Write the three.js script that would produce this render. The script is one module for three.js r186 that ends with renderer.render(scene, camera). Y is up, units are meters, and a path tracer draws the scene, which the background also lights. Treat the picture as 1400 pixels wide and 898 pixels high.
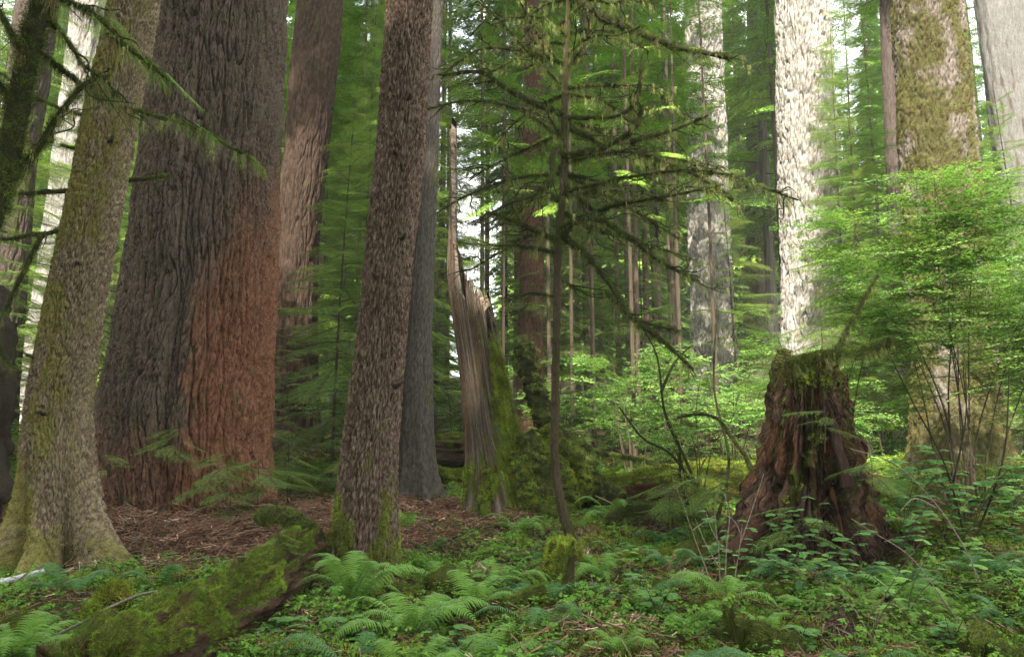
import * as THREE from 'three';
import { mergeGeometries } from 'three/addons/utils/BufferGeometryUtils.js';
import { MeshSurfaceSampler } from 'three/addons/math/MeshSurfaceSampler.js';
import { createNoise3D } from 'simplex-noise';

// ───────────── camera, sky, sun, exposure ─────────────
const scene = new THREE.Scene();
const camera = new THREE.PerspectiveCamera(45.23, 1024 / 656, 0.1, 900);
camera.position.set(0, 1.6, 0);
camera.rotation.set(THREE.MathUtils.degToRad(9), 0, 0);
scene.add(camera);

const renderer = new THREE.WebGLRenderer({ antialias: true });
renderer.toneMapping = THREE.LinearToneMapping;
renderer.toneMappingExposure = 4.0;
renderer.shadowMap.enabled = true;

function rngOf(seed) {
  let a = seed >>> 0;
  return () => { a = (a + 0x6D2B79F5) | 0; let t = Math.imul(a ^ (a >>> 15), 1 | a); t = (t + Math.imul(t ^ (t >>> 7), 61 | t)) ^ t; return ((t ^ (t >>> 14)) >>> 0) / 4294967296; };
}
const noise = createNoise3D(rngOf(11));
const fbm = (x, y, z, o = 4) => { let s = 0, a = 0.5; for (let i = 0; i < o; i++) { s += a * noise(x, y, z); x *= 2.03; y *= 2.03; z *= 2.03; a *= 0.5; } return s; };
const clamp = (x, a = 0, b = 1) => Math.min(b, Math.max(a, x));
const smooth = (a, b, x) => { const t = clamp((x - a) / (b - a)); return t * t * (3 - 2 * t); };
const lerp = (a, b, t) => a + (b - a) * t;

{ // bright, thinly clouded white sky
  const W = 512, H = 256, d = new Float32Array(W * H * 4);
  for (let j = 0; j < H; j++) for (let i = 0; i < W; i++) {
    const el = (j / (H - 1) - 0.5) * Math.PI, az = i / W * 2 * Math.PI;
    const x = Math.cos(el) * Math.cos(az), y = Math.sin(el), z = Math.cos(el) * Math.sin(az);
    const up = clamp(y), c = smooth(-0.25, 0.35, fbm(x * 2.2, y * 3.4, z * 2.2, 5));
    const k = (j * W + i) * 4, cl = 0.5 + 0.5 * c;
    d[k] = lerp(lerp(0.86, 0.5, up), 1.0, cl) * 1.15; d[k + 1] = lerp(lerp(0.93, 0.68, up), 1.0, cl) * 1.15; d[k + 2] = lerp(lerp(1.0, 0.98, up), 1.0, cl) * 1.15; d[k + 3] = 1;
  }
  const t = new THREE.DataTexture(d, W, H, THREE.RGBAFormat, THREE.FloatType);
  t.mapping = THREE.EquirectangularReflectionMapping; t.magFilter = t.minFilter = THREE.LinearFilter; t.needsUpdate = true;
  scene.background = t; scene.environment = t;
}
const sun = new THREE.DirectionalLight(new THREE.Color(1, 0.94, 0.84), 4.8);
sun.position.set(-15.5, 70, 45.5); sun.target.position.set(2, 0, -14);
sun.castShadow = true; sun.shadow.radius = 1.5;
sun.shadow.camera.left = sun.shadow.camera.bottom = -60; sun.shadow.camera.right = sun.shadow.camera.top = 60; sun.shadow.camera.far = 220;
sun.shadow.mapSize.set(4096, 4096);
scene.add(sun, sun.target);

// ───────────── helpers ─────────────
const taken = {};
const numbered = n => { const k = taken[n] = (taken[n] ?? -1) + 1; return k ? `${n}_${String(k).padStart(3, '0')}` : n; };
function tag(o, label, category, group, kind) { Object.assign(o.userData, { label, category }); if (group) o.userData.group = group; if (kind) o.userData.kind = kind; return o; }
function thing(name, label, category, [x, y, z], group) { const o = new THREE.Group(); o.name = numbered(name); o.position.set(x, y, z); scene.add(o); return tag(o, label, category, group); }
function part(name, g, m, parent, kind) { const o = new THREE.Mesh(g, m); o.name = name; o.castShadow = o.receiveShadow = true; if (kind) o.userData.kind = kind; parent.add(o); return o; }
function copyOf(root, pos, turn, scale, label, group) { const r = root.clone(); r.userData = { ...root.userData }; r.name = numbered(root.name.replace(/_\d{3}$/, '')); scene.add(r); r.position.set(...pos); r.rotation.y = turn; r.scale.setScalar(scale); if (label) r.userData.label = label; if (group) r.userData.group = group; return r; }
function struct(name, g, m) { const o = new THREE.Mesh(g, m); o.name = name; o.castShadow = o.receiveShadow = true; o.userData.kind = 'structure'; scene.add(o); return o; }
const M4 = new THREE.Matrix4(), Q = new THREE.Quaternion(), V = new THREE.Vector3(), S3 = new THREE.Vector3(), UP = new THREE.Vector3(0, 1, 0);
const v3 = (x, y, z) => new THREE.Vector3(x, y, z);
function instanced(name, g, m, mats, parent, colors) {
  const o = new THREE.InstancedMesh(g, m, mats.length);
  mats.forEach((x, i) => { o.setMatrixAt(i, x); if (colors) o.setColorAt(i, colors[i]); });
  o.name = name; o.userData.kind = 'stuff'; o.castShadow = o.receiveShadow = true; parent.add(o); return o;
}
const mat4 = (p, q, s) => new THREE.Matrix4().compose(p, q, typeof s === 'number' ? S3.set(s, s, s) : s);
const color = (r, g, b) => new THREE.Color().setRGB(r, g, b);
class Tris { // loose triangles with per-vertex colour and uv
  constructor() { this.p = []; this.c = []; this.n = 0; }
  tri(a, b, c, col) { this.p.push(a.x, a.y, a.z, b.x, b.y, b.z, c.x, c.y, c.z); for (let i = 0; i < 3; i++) this.c.push(col[0], col[1], col[2]); this.n++; }
  geo() { const g = new THREE.BufferGeometry(); g.setAttribute('position', new THREE.Float32BufferAttribute(this.p, 3)); g.setAttribute('color', new THREE.Float32BufferAttribute(this.c, 3)); g.computeVertexNormals(); return g; }
}
function gridGeo(cols, rows, fn, closed = false) { // fn(i, j) -> {p, c, moss, u, v}
  const n = cols * rows, P = new Float32Array(n * 3), C = new Float32Array(n * 3), Ms = new Float32Array(n), U = new Float32Array(n * 2), I = [];
  for (let j = 0; j < rows; j++) for (let i = 0; i < cols; i++) {
    const k = j * cols + i, r = fn(i, j);
    P.set(r.p, k * 3); C.set(r.c, k * 3); Ms[k] = r.moss || 0; U[k * 2] = r.u; U[k * 2 + 1] = r.v;
    if (j < rows - 1 && i < cols - 1) { const a = k, b = k + 1, c = k + cols, d = c + 1; I.push(a, c, b, b, c, d); }
  }
  const g = new THREE.BufferGeometry();
  g.setAttribute('position', new THREE.BufferAttribute(P, 3)); g.setAttribute('color', new THREE.BufferAttribute(C, 3));
  g.setAttribute('moss', new THREE.BufferAttribute(Ms, 1)); g.setAttribute('uv', new THREE.BufferAttribute(U, 2)); g.setIndex(I);
  g.computeVertexNormals();
  if (closed) { const N = g.attributes.normal; for (let j = 0; j < rows; j++) { const a = j * cols, b = a + cols - 1; V.set(N.getX(a) + N.getX(b), N.getY(a) + N.getY(b), N.getZ(a) + N.getZ(b)).normalize(); N.setXYZ(a, V.x, V.y, V.z); N.setXYZ(b, V.x, V.y, V.z); } }
  return g;
}
function tube(pts, r0, r1, sides = 6, rough = 0, seed = 0, step = 0) { // tapered limb through points
  const curve = new THREE.CatmullRomCurve3(pts.map(p => p.isVector3 ? p : v3(...p)), false, 'centripetal');
  const L = curve.getLength(), n = Math.max(3, Math.ceil(step ? L / step : pts.length * 4));
  const fr = curve.computeFrenetFrames(n, false), cp = curve.getSpacedPoints(n);
  const P = [], I = [], U = [];
  for (let j = 0; j <= n; j++) for (let i = 0; i <= sides; i++) {
    const t = j / n, a = i % sides / sides * Math.PI * 2, base = lerp(r0, r1, Math.pow(t, 0.8));
    const c = cp[j], r = base * (1 + rough * fbm(Math.cos(a) * 1.3 + seed, t * L * 6, Math.sin(a) * 1.3 + seed, 3));
    const N = fr.normals[j], B = fr.binormals[j];
    P.push(c.x + r * (Math.cos(a) * N.x + Math.sin(a) * B.x), c.y + r * (Math.cos(a) * N.y + Math.sin(a) * B.y), c.z + r * (Math.cos(a) * N.z + Math.sin(a) * B.z));
    U.push(i / sides * base * 6, t * L);
    if (j < n && i < sides) { const k = j * (sides + 1) + i; I.push(k, k + 1, k + sides + 1, k + 1, k + sides + 2, k + sides + 1); }
  }
  const cap = (j, flip) => { const k = P.length / 3, c = cp[j]; P.push(c.x, c.y, c.z); U.push(0, 0); for (let i = 0; i < sides; i++) { const a = j * (sides + 1) + i; flip ? I.push(k, a + 1, a) : I.push(k, a, a + 1); } };
  cap(0, true); cap(n, false);
  const g = new THREE.BufferGeometry(); g.setAttribute('position', new THREE.Float32BufferAttribute(P, 3)); g.setAttribute('uv', new THREE.Float32BufferAttribute(U, 2)); g.setIndex(I); g.computeVertexNormals();
  return g;
}
function spline(list, x, k) { // value k of rows sorted by row[1] at height x
  if (x <= list[0][1]) { const a = list[0], b = list[1], s = (b[k] - a[k]) / (b[1] - a[1]); return k === 2 ? a[k] : a[k] + s * (x - a[1]); }
  const n = list.length;
  if (x >= list[n - 1][1]) { const a = list[n - 2], b = list[n - 1], s = (b[k] - a[k]) / (b[1] - a[1]); return b[k] + (k === 2 ? Math.max(s, -0.012) : s) * (x - b[1]); }
  let i = 0; while (list[i + 1][1] < x) i++;
  const a = list[i], b = list[i + 1], h = b[1] - a[1], t = (x - a[1]) / h;
  const m = q => { const l = list[Math.max(0, q - 1)], r = list[Math.min(n - 1, q + 1)]; return (r[k] - l[k]) / (r[1] - l[1]); };
  const t2 = t * t, t3 = t2 * t;
  return (2 * t3 - 3 * t2 + 1) * a[k] + (t3 - 2 * t2 + t) * h * m(i) + (3 * t2 - 2 * t3) * b[k] + (t3 - t2) * h * m(i + 1);
}

// ───────────── textures (fine grain only) and materials ─────────────
function grainTexture(n, fx, fy, seed, contrast, srgbBase) { // tileable noise by lying on a torus
  const d = new Uint8Array(n * n * 4);
  const per = (u, v, fu, fv, s) => { const a = u * 2 * Math.PI, b = v * 2 * Math.PI; return noise(Math.cos(a) * fu + s, Math.sin(a) * fu + Math.cos(b) * fv * 0.7, Math.sin(b) * fv + s * 0.37); };
  for (let j = 0; j < n; j++) for (let i = 0; i < n; i++) {
    const u = i / n, v = j / n; let s = 0, a = 0.5;
    for (let o = 0; o < 4; o++) { s += a * per(u, v, fx * 2 ** o, fy * 2 ** o, seed + o * 3.1); a *= 0.62; }
    const k = (j * n + i) * 4, q = clamp(0.5 + contrast * s) * 255; d[k] = d[k + 1] = d[k + 2] = srgbBase ? lerp(srgbBase, 255, q / 255) : q; d[k + 3] = 255;
  }
  const t = new THREE.DataTexture(d, n, n, THREE.RGBAFormat); t.wrapS = t.wrapT = THREE.RepeatWrapping; t.magFilter = t.minFilter = THREE.LinearFilter; if (srgbBase) t.colorSpace = THREE.SRGBColorSpace; t.needsUpdate = true; return t;
}
const rep = (t, x, y) => { const c = t.clone(); c.repeat.set(x, y); c.needsUpdate = true; return c; };
const gBark = grainTexture(512, 3.2, 1.2, 3, 0.75), gFine = grainTexture(512, 4, 4, 9, 0.8), gSpeck = grainTexture(512, 5, 3, 21, 0.9, 165);
const std = o => new THREE.MeshPhysicalMaterial({ roughness: 0.95, metalness: 0, specularIntensity: 0.2, ...o });
const barkMat = (bs, ru, rv) => std({ vertexColors: true, map: rep(gSpeck, ru * 1.7, rv * 1.4), bumpMap: rep(gBark, ru, rv), bumpScale: bs });
const MAT = {
  furrow: barkMat(0.02, 3, 1.6), scaly: barkMat(0.014, 5, 3.2), wood: std({ vertexColors: true, map: rep(gSpeck, 6, 0.8), bumpMap: rep(gBark, 6, 0.9), bumpScale: 0.03 }),
  ground: std({ vertexColors: true, map: rep(gSpeck, 1.9, 1.9), bumpMap: rep(gFine, 2.3, 2.3), bumpScale: 0.03, roughness: 1 }),
  limb: std({ color: color(0.075, 0.06, 0.042), map: rep(gSpeck, 3, 2), bumpMap: rep(gFine, 3, 3), bumpScale: 0.01 }),
  mossLimb: std({ color: color(0.065, 0.07, 0.026), map: rep(gSpeck, 5, 4), bumpMap: rep(gFine, 6, 6), bumpScale: 0.015, roughness: 1 }),
  twig: std({ color: color(0.12, 0.09, 0.06), map: rep(gSpeck, 2, 2) }),
  paleTwig: std({ color: color(0.27, 0.225, 0.165), map: rep(gSpeck, 2, 2) }),
  whiteWood: std({ color: color(0.55, 0.53, 0.5), map: rep(gSpeck, 4, 1) }),
  stem: std({ color: color(0.06, 0.045, 0.03) }),
  canopyWood: std({ color: color(0.07, 0.055, 0.042) }),
};
const leafMat = (r, g, b, tr = 0.42) => new THREE.MeshPhysicalMaterial({ color: color(r, g, b), vertexColors: true, roughness: 1, transmission: tr, thickness: 0, side: THREE.DoubleSide, specularIntensity: 0.3 });
const flatLeaf = (r, g, b) => std({ color: color(r, g, b), vertexColors: true, side: THREE.DoubleSide, roughness: 0.9 });
const LEAF = {
  hemlock: leafMat(0.18, 0.31, 0.04), far: flatLeaf(0.15, 0.26, 0.04), shrub: leafMat(0.155, 0.31, 0.042), fern: leafMat(0.12, 0.24, 0.03), fernDark: leafMat(0.06, 0.15, 0.034),
  clover: flatLeaf(0.068, 0.14, 0.018), broad: leafMat(0.085, 0.2, 0.032), moss: flatLeaf(0.15, 0.205, 0.022), darkMoss: flatLeaf(0.07, 0.1, 0.017), midMoss: flatLeaf(0.11, 0.165, 0.018), lichen: flatLeaf(0.15, 0.18, 0.055), litter: std({ vertexColors: true, side: THREE.DoubleSide }),
};

// ───────────── terrain ─────────────
const hump = (x, z, cx, cz, rx, rz, a) => a * Math.exp(-(((x - cx) / rx) ** 2) - ((z - cz) / rz) ** 2);
function groundY(x, z) {
  const d = -z; let y;
  if (d < 0) y = 0.02 * d; else if (d < 24) y = 0.03 * d + 0.0028 * d * d; else y = 2.33 + 0.12 * (d - 24);
  if (d > 90) y = 10.25 + 0.04 * (d - 90);
  y += hump(x, z, 7, -12.5, 3.4, 3, 0.62) + hump(x, z, -4.6, -9.8, 1.9, 1.0, 0.16) - hump(x, z, -5, -8.1, 1.2, 0.7, 0.16) + hump(x, z, -2.6, -10.8, 1.8, 1.4, 0.14) + hump(x, z, 2.6, -6.3, 1.5, 0.8, 0.12) + hump(x, z, 4.6, -8.4, 1.3, 1.2, 0.2);
  const near = smooth(40, 8, Math.hypot(x, z));
  y += 0.16 * fbm(x * 0.35, 3.1, z * 0.35, 3) + 0.17 * near * fbm(x * 1.3, 8, z * 1.3, 3) + 0.06 * near * fbm(x * 4.7, 1, z * 4.7, 3);
  y += 0.5 * (1 - near) * fbm(x * 0.06, 0.5, z * 0.06, 2);
  return y;
}
const brown = (x, z) => clamp(hump(x, z, -3.5, -10.2, 2.6, 1.6, 1.25) + hump(x, z, -0.9, -11.9, 1.6, 1.2, 0.85) + hump(x, z, -6.6, -10, 1.6, 1.6, 0.9) + 0.4 * fbm(x * 0.9, 5, z * 0.9, 3));
function axis(lo, dlo, step, dhi, hi) { const a = []; let s = step, x = dlo; const left = []; while (x > lo) { s *= 1.16; x -= s; left.push(x); } a.push(...left.reverse()); for (x = dlo; x < dhi; x += step) a.push(x); s = step; while (x < hi) { a.push(x); s *= 1.16; x += s; } a.push(x); return a; }
{
  const xs = axis(-260, -8.5, 0.075, 8.5, 260), zs = axis(-420, -16, 0.075, -3.6, 160);
  const g = gridGeo(xs.length, zs.length, (i, j) => {
    const x = xs[i], z = zs[zs.length - 1 - j], y = groundY(x, z), b = brown(x, z), m = smooth(-0.05, 0.3, fbm(x * 1.7, 12, z * 1.7, 4) + 0.12 - b * 0.8), t = 1 + 0.5 * fbm(x * 9, 2, z * 9, 3);
    const soil = [0.082, 0.05, 0.033], ms = [0.075, 0.105, 0.02];
    const c = [0, 1, 2].map(k => t * lerp(soil[k], ms[k], m * 0.85));
    return { p: [x, y, z], c, moss: m, u: x * 0.5, v: z * 0.5 };
  });
  struct('ground', g, MAT.ground);
}

// ───────────── foliage pieces ─────────────
function needleBranch(seed, L, fine) { // flat lacy hemlock branch along +x
  const r = rngOf(seed), T = new Tris(), wood = [];
  const axisAt = s => v3(s, -0.1 * L * Math.pow(s / L, 2.2) + 0.05 * Math.sin(s * 2 + seed), 0.06 * L * Math.sin(s * 1.7 / L + seed));
  const pts = []; for (let i = 0; i <= 5; i++) pts.push(axisAt(L * i / 5)); wood.push(tube(pts, 0.016 * L / 2.2, 0.003, fine ? 5 : 4));
  const step = fine ? 0.06 : 0.1;
  for (let s = 0.1 * L; s < L; s += step * (0.7 + 0.6 * r())) for (const side of [-1, 1]) {
    const f = s / L, l2 = L * 0.36 * Math.pow(Math.sin(Math.PI * Math.pow(lerp(0.12, 1, f), 0.75)), 0.7) * (0.55 + 0.6 * r()) + 0.06;
    if (r() < 0.1) continue;
    const a = (0.75 + 0.35 * r()) * side, o = axisAt(s), drop = 0.1 + 0.3 * r();
    const at2 = t => v3(o.x + Math.cos(a) * t, o.y - drop * t * t / (l2 + 0.1) + 0.01, o.z + Math.sin(a) * t);
    if (fine) wood.push(tube([at2(0), at2(l2 * 0.5), at2(l2)], 0.0045, 0.0015, 3));
    const st3 = fine ? 0.036 : 0.07, tone0 = 0.75 + 0.5 * r();
    for (let t = 0.02; t < l2; t += st3 * (0.75 + 0.5 * r())) for (const s3 of [-1, 1]) {
      const g2 = t / l2, l3 = (fine ? 0.12 : 0.16) * (1 - 0.65 * g2) * (0.5 + 0.8 * r()) * Math.min(1, l2 / 0.4 + 0.3), a3 = a + s3 * (0.6 + 0.5 * r()), b = at2(t), dy = -0.1 - 0.35 * r();
      const dir = v3(Math.cos(a3), dy, Math.sin(a3)).normalize(), tone = tone0 * (0.8 + 0.4 * r()), tip = g2 > 0.75 || r() < 0.12 ? 1.35 : 1, c = [tone * tip, tone * tip, tone * (tip > 1 ? 1.05 : 1)];
      if (fine) {
        const n = Math.max(2, Math.round(l3 / 0.019));
        for (let q = 0; q < n; q++) {
          const e = (q + r()) / n * l3, nl = 0.021 * (0.7 + 0.6 * r()), wv = 0.0055, sd = (q & 1) ? 1 : -1;
          const p = v3(b.x + dir.x * e, b.y + dir.y * e, b.z + dir.z * e), pa = a3 + sd * (0.9 + 0.3 * r());
          const tipP = v3(p.x + Math.cos(pa) * nl, p.y + (r() - 0.5) * nl * 0.9, p.z + Math.sin(pa) * nl);
          T.tri(v3(p.x - dir.x * wv, p.y, p.z - dir.z * wv), tipP, v3(p.x + dir.x * wv, p.y + 0.001, p.z + dir.z * wv), c);
        }
      } else {
        const wv = 0.026, px = -dir.z * wv, pz = dir.x * wv, m = v3(b.x + dir.x * l3 * 0.45, b.y + dir.y * l3 * 0.45, b.z + dir.z * l3 * 0.45), e = v3(b.x + dir.x * l3, b.y + dir.y * l3, b.z + dir.z * l3), ty = (r() - 0.5) * 0.02;
        T.tri(b, v3(m.x + px, m.y + ty, m.z + pz), e, c); T.tri(b, e, v3(m.x - px, m.y - ty, m.z - pz), c);
      }
    }
  }
  const w = mergeGeometries(wood); return { leaf: T.geo(), wood: w };
}
const FINE = [1, 2, 3, 4].map(s => needleBranch(s * 17, 1.9, true)), COARSE = [5, 6, 7].map(s => needleBranch(s * 13, 2.4, false));
function leafSpray(seed, ls = 1) { // 1 m flat spray of small oval leaves
  const r = rngOf(seed), T = new Tris(), wood = [];
  const run = (o, a, L, lv, dy) => {
    const at = t => v3(o.x + Math.cos(a + 0.25 * Math.sin(t * 9)) * t, o.y + dy * t - 0.12 * t * t, o.z + Math.sin(a + 0.25 * Math.sin(t * 9)) * t);
    wood.push(tube([at(0), at(L * 0.35), at(L * 0.7), at(L)], 0.004 / lv, 0.0012, 3));
    for (let t = 0.04; t < L; t += 0.026 * ls * (0.7 + 0.6 * r())) {
      const s = r() < 0.5 ? -1 : 1, b = at(t), la = a + s * (0.7 + 0.6 * r()), l = 0.034 * ls * (0.6 + 0.7 * r()), w = l * 0.3, ty = (r() - 0.45) * 0.7;
      const d = v3(Math.cos(la), ty * 0.4, Math.sin(la)), pr = v3(-Math.sin(la), (r() - 0.5) * 0.9, Math.cos(la)), tn = 0.7 + 0.6 * r(), c = [tn, tn, tn];
      const P = (u, v) => v3(b.x + d.x * l * u + pr.x * w * v, b.y + d.y * l * u + pr.y * w * v - 0.12 * l * u * u, b.z + d.z * l * u + pr.z * w * v);
      const A = P(0, 0), E = P(1, 0), B = P(0.35, 1), D = P(0.72, 0.75), B2 = P(0.35, -1), D2 = P(0.72, -0.75);
      T.tri(A, B, E, c); T.tri(B, D, E, c); T.tri(A, E, B2, c); T.tri(B2, E, D2, c);
    }
    if (lv < 3) for (let t = L * 0.12; t < L * 0.9; t += L * (lv === 1 ? 0.13 : 0.28)) run(at(t), a + (r() < 0.5 ? -1 : 1) * (0.5 + 0.6 * r()), L * (0.28 + 0.25 * r()) * (1 - 0.4 * t / L), lv + 1, (r() - 0.5) * 0.4);
  };
  run(v3(0, 0, 0), 0, 1, 1, 0.05);
  return { leaf: T.geo(), wood: mergeGeometries(wood) };
}
const SPRAY = [31, 32, 33].map(s => leafSpray(s, 1.25)), BIGSPRAY = [41, 42].map(s => leafSpray(s, 1.9));
function tuft(seed, n, len, spread, wide, droop = 0) { // clump of short blades
  const r = rngOf(seed), T = new Tris();
  for (let i = 0; i < n; i++) {
    const a = r() * 6.283, q = Math.sqrt(r()) * spread, o = v3(Math.cos(a) * q, -0.004, Math.sin(a) * q), l = len * (0.5 + 0.8 * r()), b = r() * 6.283, le = 0.3 + 0.9 * r();
    const e = v3(o.x + Math.cos(b) * l * le * 0.7, o.y + l * (droop ? -1 : 0.75), o.z + Math.sin(b) * l * le * 0.7 * (droop ? 0.3 : 1)), s = v3(-Math.sin(b) * wide, 0, Math.cos(b) * wide), tn = 0.6 + 0.8 * r();
    const m = v3((o.x + e.x) / 2, lerp(o.y, e.y, 0.6), (o.z + e.z) / 2);
    T.tri(v3(o.x - s.x, o.y, o.z - s.z), m, v3(o.x + s.x, o.y, o.z + s.z), [tn, tn, tn]); T.tri(v3(m.x - s.x * 0.8, m.y, m.z - s.z * 0.8), e, v3(m.x + s.x * 0.8, m.y, m.z + s.z * 0.8), [tn, tn * 1.02, tn]);
  }
  return T.geo();
}
const TUFT = [51, 52, 53].map(s => tuft(s, 34, 0.035, 0.055, 0.0028)), STRAND = [61, 62, 63].map(s => tuft(s, 14, 0.15, 0.025, 0.0024, 1));
function scatter(name, geos, mat, host, parent, count, seed, size, lean = 0.35, hang = 0) { // moss on a surface, by its moss weight
  const r = rngOf(seed), mesh = new THREE.Mesh(host, LEAF.litter), sm = new MeshSurfaceSampler(mesh).setWeightAttribute('moss'); sm.setRandomGenerator ? sm.setRandomGenerator(r) : (sm.randomFunction = r); sm.build();
  const sets = geos.map(() => []), p = v3(), n = v3(), cols = geos.map(() => []);
  for (let i = 0; i < count; i++) {
    sm.sample(p, n); const k = i % geos.length;
    if (hang) Q.setFromAxisAngle(UP, r() * 6.283); else { n.y += lean; n.normalize(); Q.setFromUnitVectors(UP, n).multiply(new THREE.Quaternion().setFromAxisAngle(UP, r() * 6.283)); }
    const s = size * (0.6 + 0.8 * r()); sets[k].push(mat4(p, Q, s)); const t = (0.7 + 0.6 * r()) * (0.95 + 0.5 * noise(p.x * 2.6, p.y * 2.6 + seed, p.z * 2.6)), br = smooth(0.25, 0.55, noise(p.x * 3.1 + 7, p.y * 3.1, p.z * 3.1)); cols[k].push(color(t * (0.9 + 0.25 * r()), t * (1 - 0.25 * br), t * 0.9));
  }
  geos.forEach((g, k) => instanced(name, g, mat, sets[k], parent, cols[k]));
}

// ───────────── trunks ─────────────
// bark relief in metres (geometry only); .grain is its scale. Colour blotches come from blotch(), another noise that does not know the relief
const FURROW = (k, depth, ys = 0.15) => Object.assign((x, y, z) => {
  const w = 0.35 * noise(x * 0.9, y * 0.5, z * 0.9), a = noise(x * k + w, y * k * ys, z * k - w), b = noise(x * k * 2.3 + 9, y * k * 0.42, z * k * 2.3), e = noise(x * k * 5.2, y * k * 1.3 + 3, z * k * 5.2), c = fbm(x * k * 4, y * k * 2.2, z * k * 4, 3);
  const fa = 1 - Math.exp(-Math.abs(a) / 0.13), fb = 1 - Math.exp(-Math.abs(b) / 0.16), fe = 1 - Math.exp(-Math.abs(e) / 0.2);
  return depth * (0.55 * fa + 0.3 * fb * (0.35 + 0.65 * fa) + 0.14 * fe + 0.2 * c);
}, { grain: k * 0.9 });
const SCALY = (k, depth, ys = 0.42) => Object.assign((x, y, z) => {
  const a = noise(x * k, y * k * ys, z * k), b = noise(x * k * 2 + 4, y * k * ys * 2.4, z * k * 2), c = fbm(x * k * 3, y * k * 2.2, z * k * 3, 2);
  return depth * (0.45 * smooth(0, 0.4, Math.abs(a)) + 0.4 * smooth(0, 0.45, Math.abs(b)) + 0.4 * c);
}, { grain: k });
const blotch = (x, y, z, g) => fbm(x * g * 3.4 + 23, y * g * 1.1, z * g * 3.4 + 41, 3);
function trunkGeo(o) { // o.path rows [x, y, r]; local to base
  const { path, z, top, bark, lobes = [], flare = 0.25, flareH = 0.5, nf = 120, nb = 36, dy = 0.05, fineTop = 9, colorAt, lump = 0.09, seed = 0 } = o;
  const bx = spline(path, o.base + 0.3, 0), r0 = path[Math.min(2, path.length - 1)][2];
  const th = []; const f0 = -0.45, f1 = Math.PI + 0.45;
  for (let i = 0; i < nf; i++) th.push(f0 + (f1 - f0) * i / nf); for (let i = 0; i <= nb; i++) th.push(f1 + (f0 + 2 * Math.PI - f1) * i / nb);
  const ys = []; let y = o.base - 0.35, s = dy; while (y < top) { ys.push(y); if (y > fineTop) s *= 1.12; y += s; } ys.push(top);
  const lean = o.leanZ || 0, ds = []; for (let i = 0; i < 240; i++) ds.push(bark(Math.cos(i) * r0 + seed, o.base + i * 0.031, Math.sin(i) * r0)); ds.sort((p, q) => p - q); const inset = Math.min(ds[190], r0 * 0.3); // the girth is measured over the bark
  const geo = gridGeo(th.length, ys.length, (i, j) => {
    const a = th[i] + 1e-4, yy = ys[j], h = Math.max(0, yy - o.base), R = spline(path, yy, 2), tp = smooth(fineTop + 4, top, yy);
    let k = 1 + flare * Math.exp(-h / flareH);
    for (const [la, amp, w, lh] of lobes) { let d = Math.abs(a - la); d = Math.min(d, 2 * Math.PI - d); k += amp * Math.exp(-((d / w) ** 2)) * Math.exp(-h / (lh || flareH)); }
    const ca = Math.cos(a), sa = Math.sin(a), relief = bark(ca * r0 + seed, yy, sa * r0), lu = lump * fbm(ca * 1.2 + seed, yy * 0.5, sa * 1.2, 3);
    const r = R * k * (1 + lu) * (1 - 0.55 * tp) + relief - inset * Math.min(1, R / r0), q = colorAt(a, h, blotch(ca * r0 + seed, yy, sa * r0, bark.grain), ca * r0, yy, sa * r0);
    return { p: [spline(path, yy, 0) - bx + r * ca, yy - o.base, lean * h + r * sa + (q.out || 0)], c: q.c, moss: q.moss, u: a * r0, v: yy };
  }, true);
  return { geo, bx };
}
const mixc = (a, b, t) => [lerp(a[0], b[0], t), lerp(a[1], b[1], t), lerp(a[2], b[2], t)];
const mulc = (a, t) => [a[0] * t, a[1] * t, a[2] * t];
const MOSSC = [0.105, 0.13, 0.02];
function crownOn(root, { y0, y1, len, n, seed, set = COARSE, mat = LEAF.far, tilt = 0.1, cone = 0.7, ox = 0, tones = 0.25, name = 'crown' }) {
  const r = rngOf(seed), mats = set.map(() => []), cols = set.map(() => []), L = set === FINE ? 1.9 : 2.4;
  for (let i = 0; i < n; i++) {
    const f = (i + r()) / n, y = lerp(y0, y1, f), a = i * 2.39996 + r() * 0.8, s = len * lerp(1, 1 - cone, f) * (0.65 + 0.5 * r()) / L, k = Math.floor(r() * set.length);
    Q.setFromEuler(new THREE.Euler((r() - 0.5) * 0.5, a, -tilt - 0.1 + lerp(0, 0.4, f) + (r() - 0.5) * 0.55, 'YZX'));
    mats[k].push(mat4(v3(ox * f, y, 0), Q, v3(s, s * (0.9 + 0.3 * r()), s * (0.85 + 0.35 * r())))); const t = 1 - tones + 2 * tones * r(); cols[k].push(color(t * (0.88 + 0.3 * r()), t, t * (0.8 + 0.3 * r())));
  }
  set.forEach((g, k) => { if (mats[k].length) { instanced(name, g.leaf, mat, mats[k], root, cols[k]); instanced('branchwood', g.wood, MAT.canopyWood, mats[k], root); } });
}
function tree(o) {
  const base = o.base, { geo, bx } = trunkGeo(o);
  const root = thing(o.name, o.label, 'tree', [bx, base, o.z], o.group);
  const t = part('trunk', geo, o.mat, root);
  if (o.mossN) scatter('moss', TUFT, o.mossMat || LEAF.darkMoss, geo, t, o.mossN, o.seed + 5 | 0, o.mossSize || 0.8, 0.1);
  if (o.crown) crownOn(root, o.crown);
  return root;
}

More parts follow.
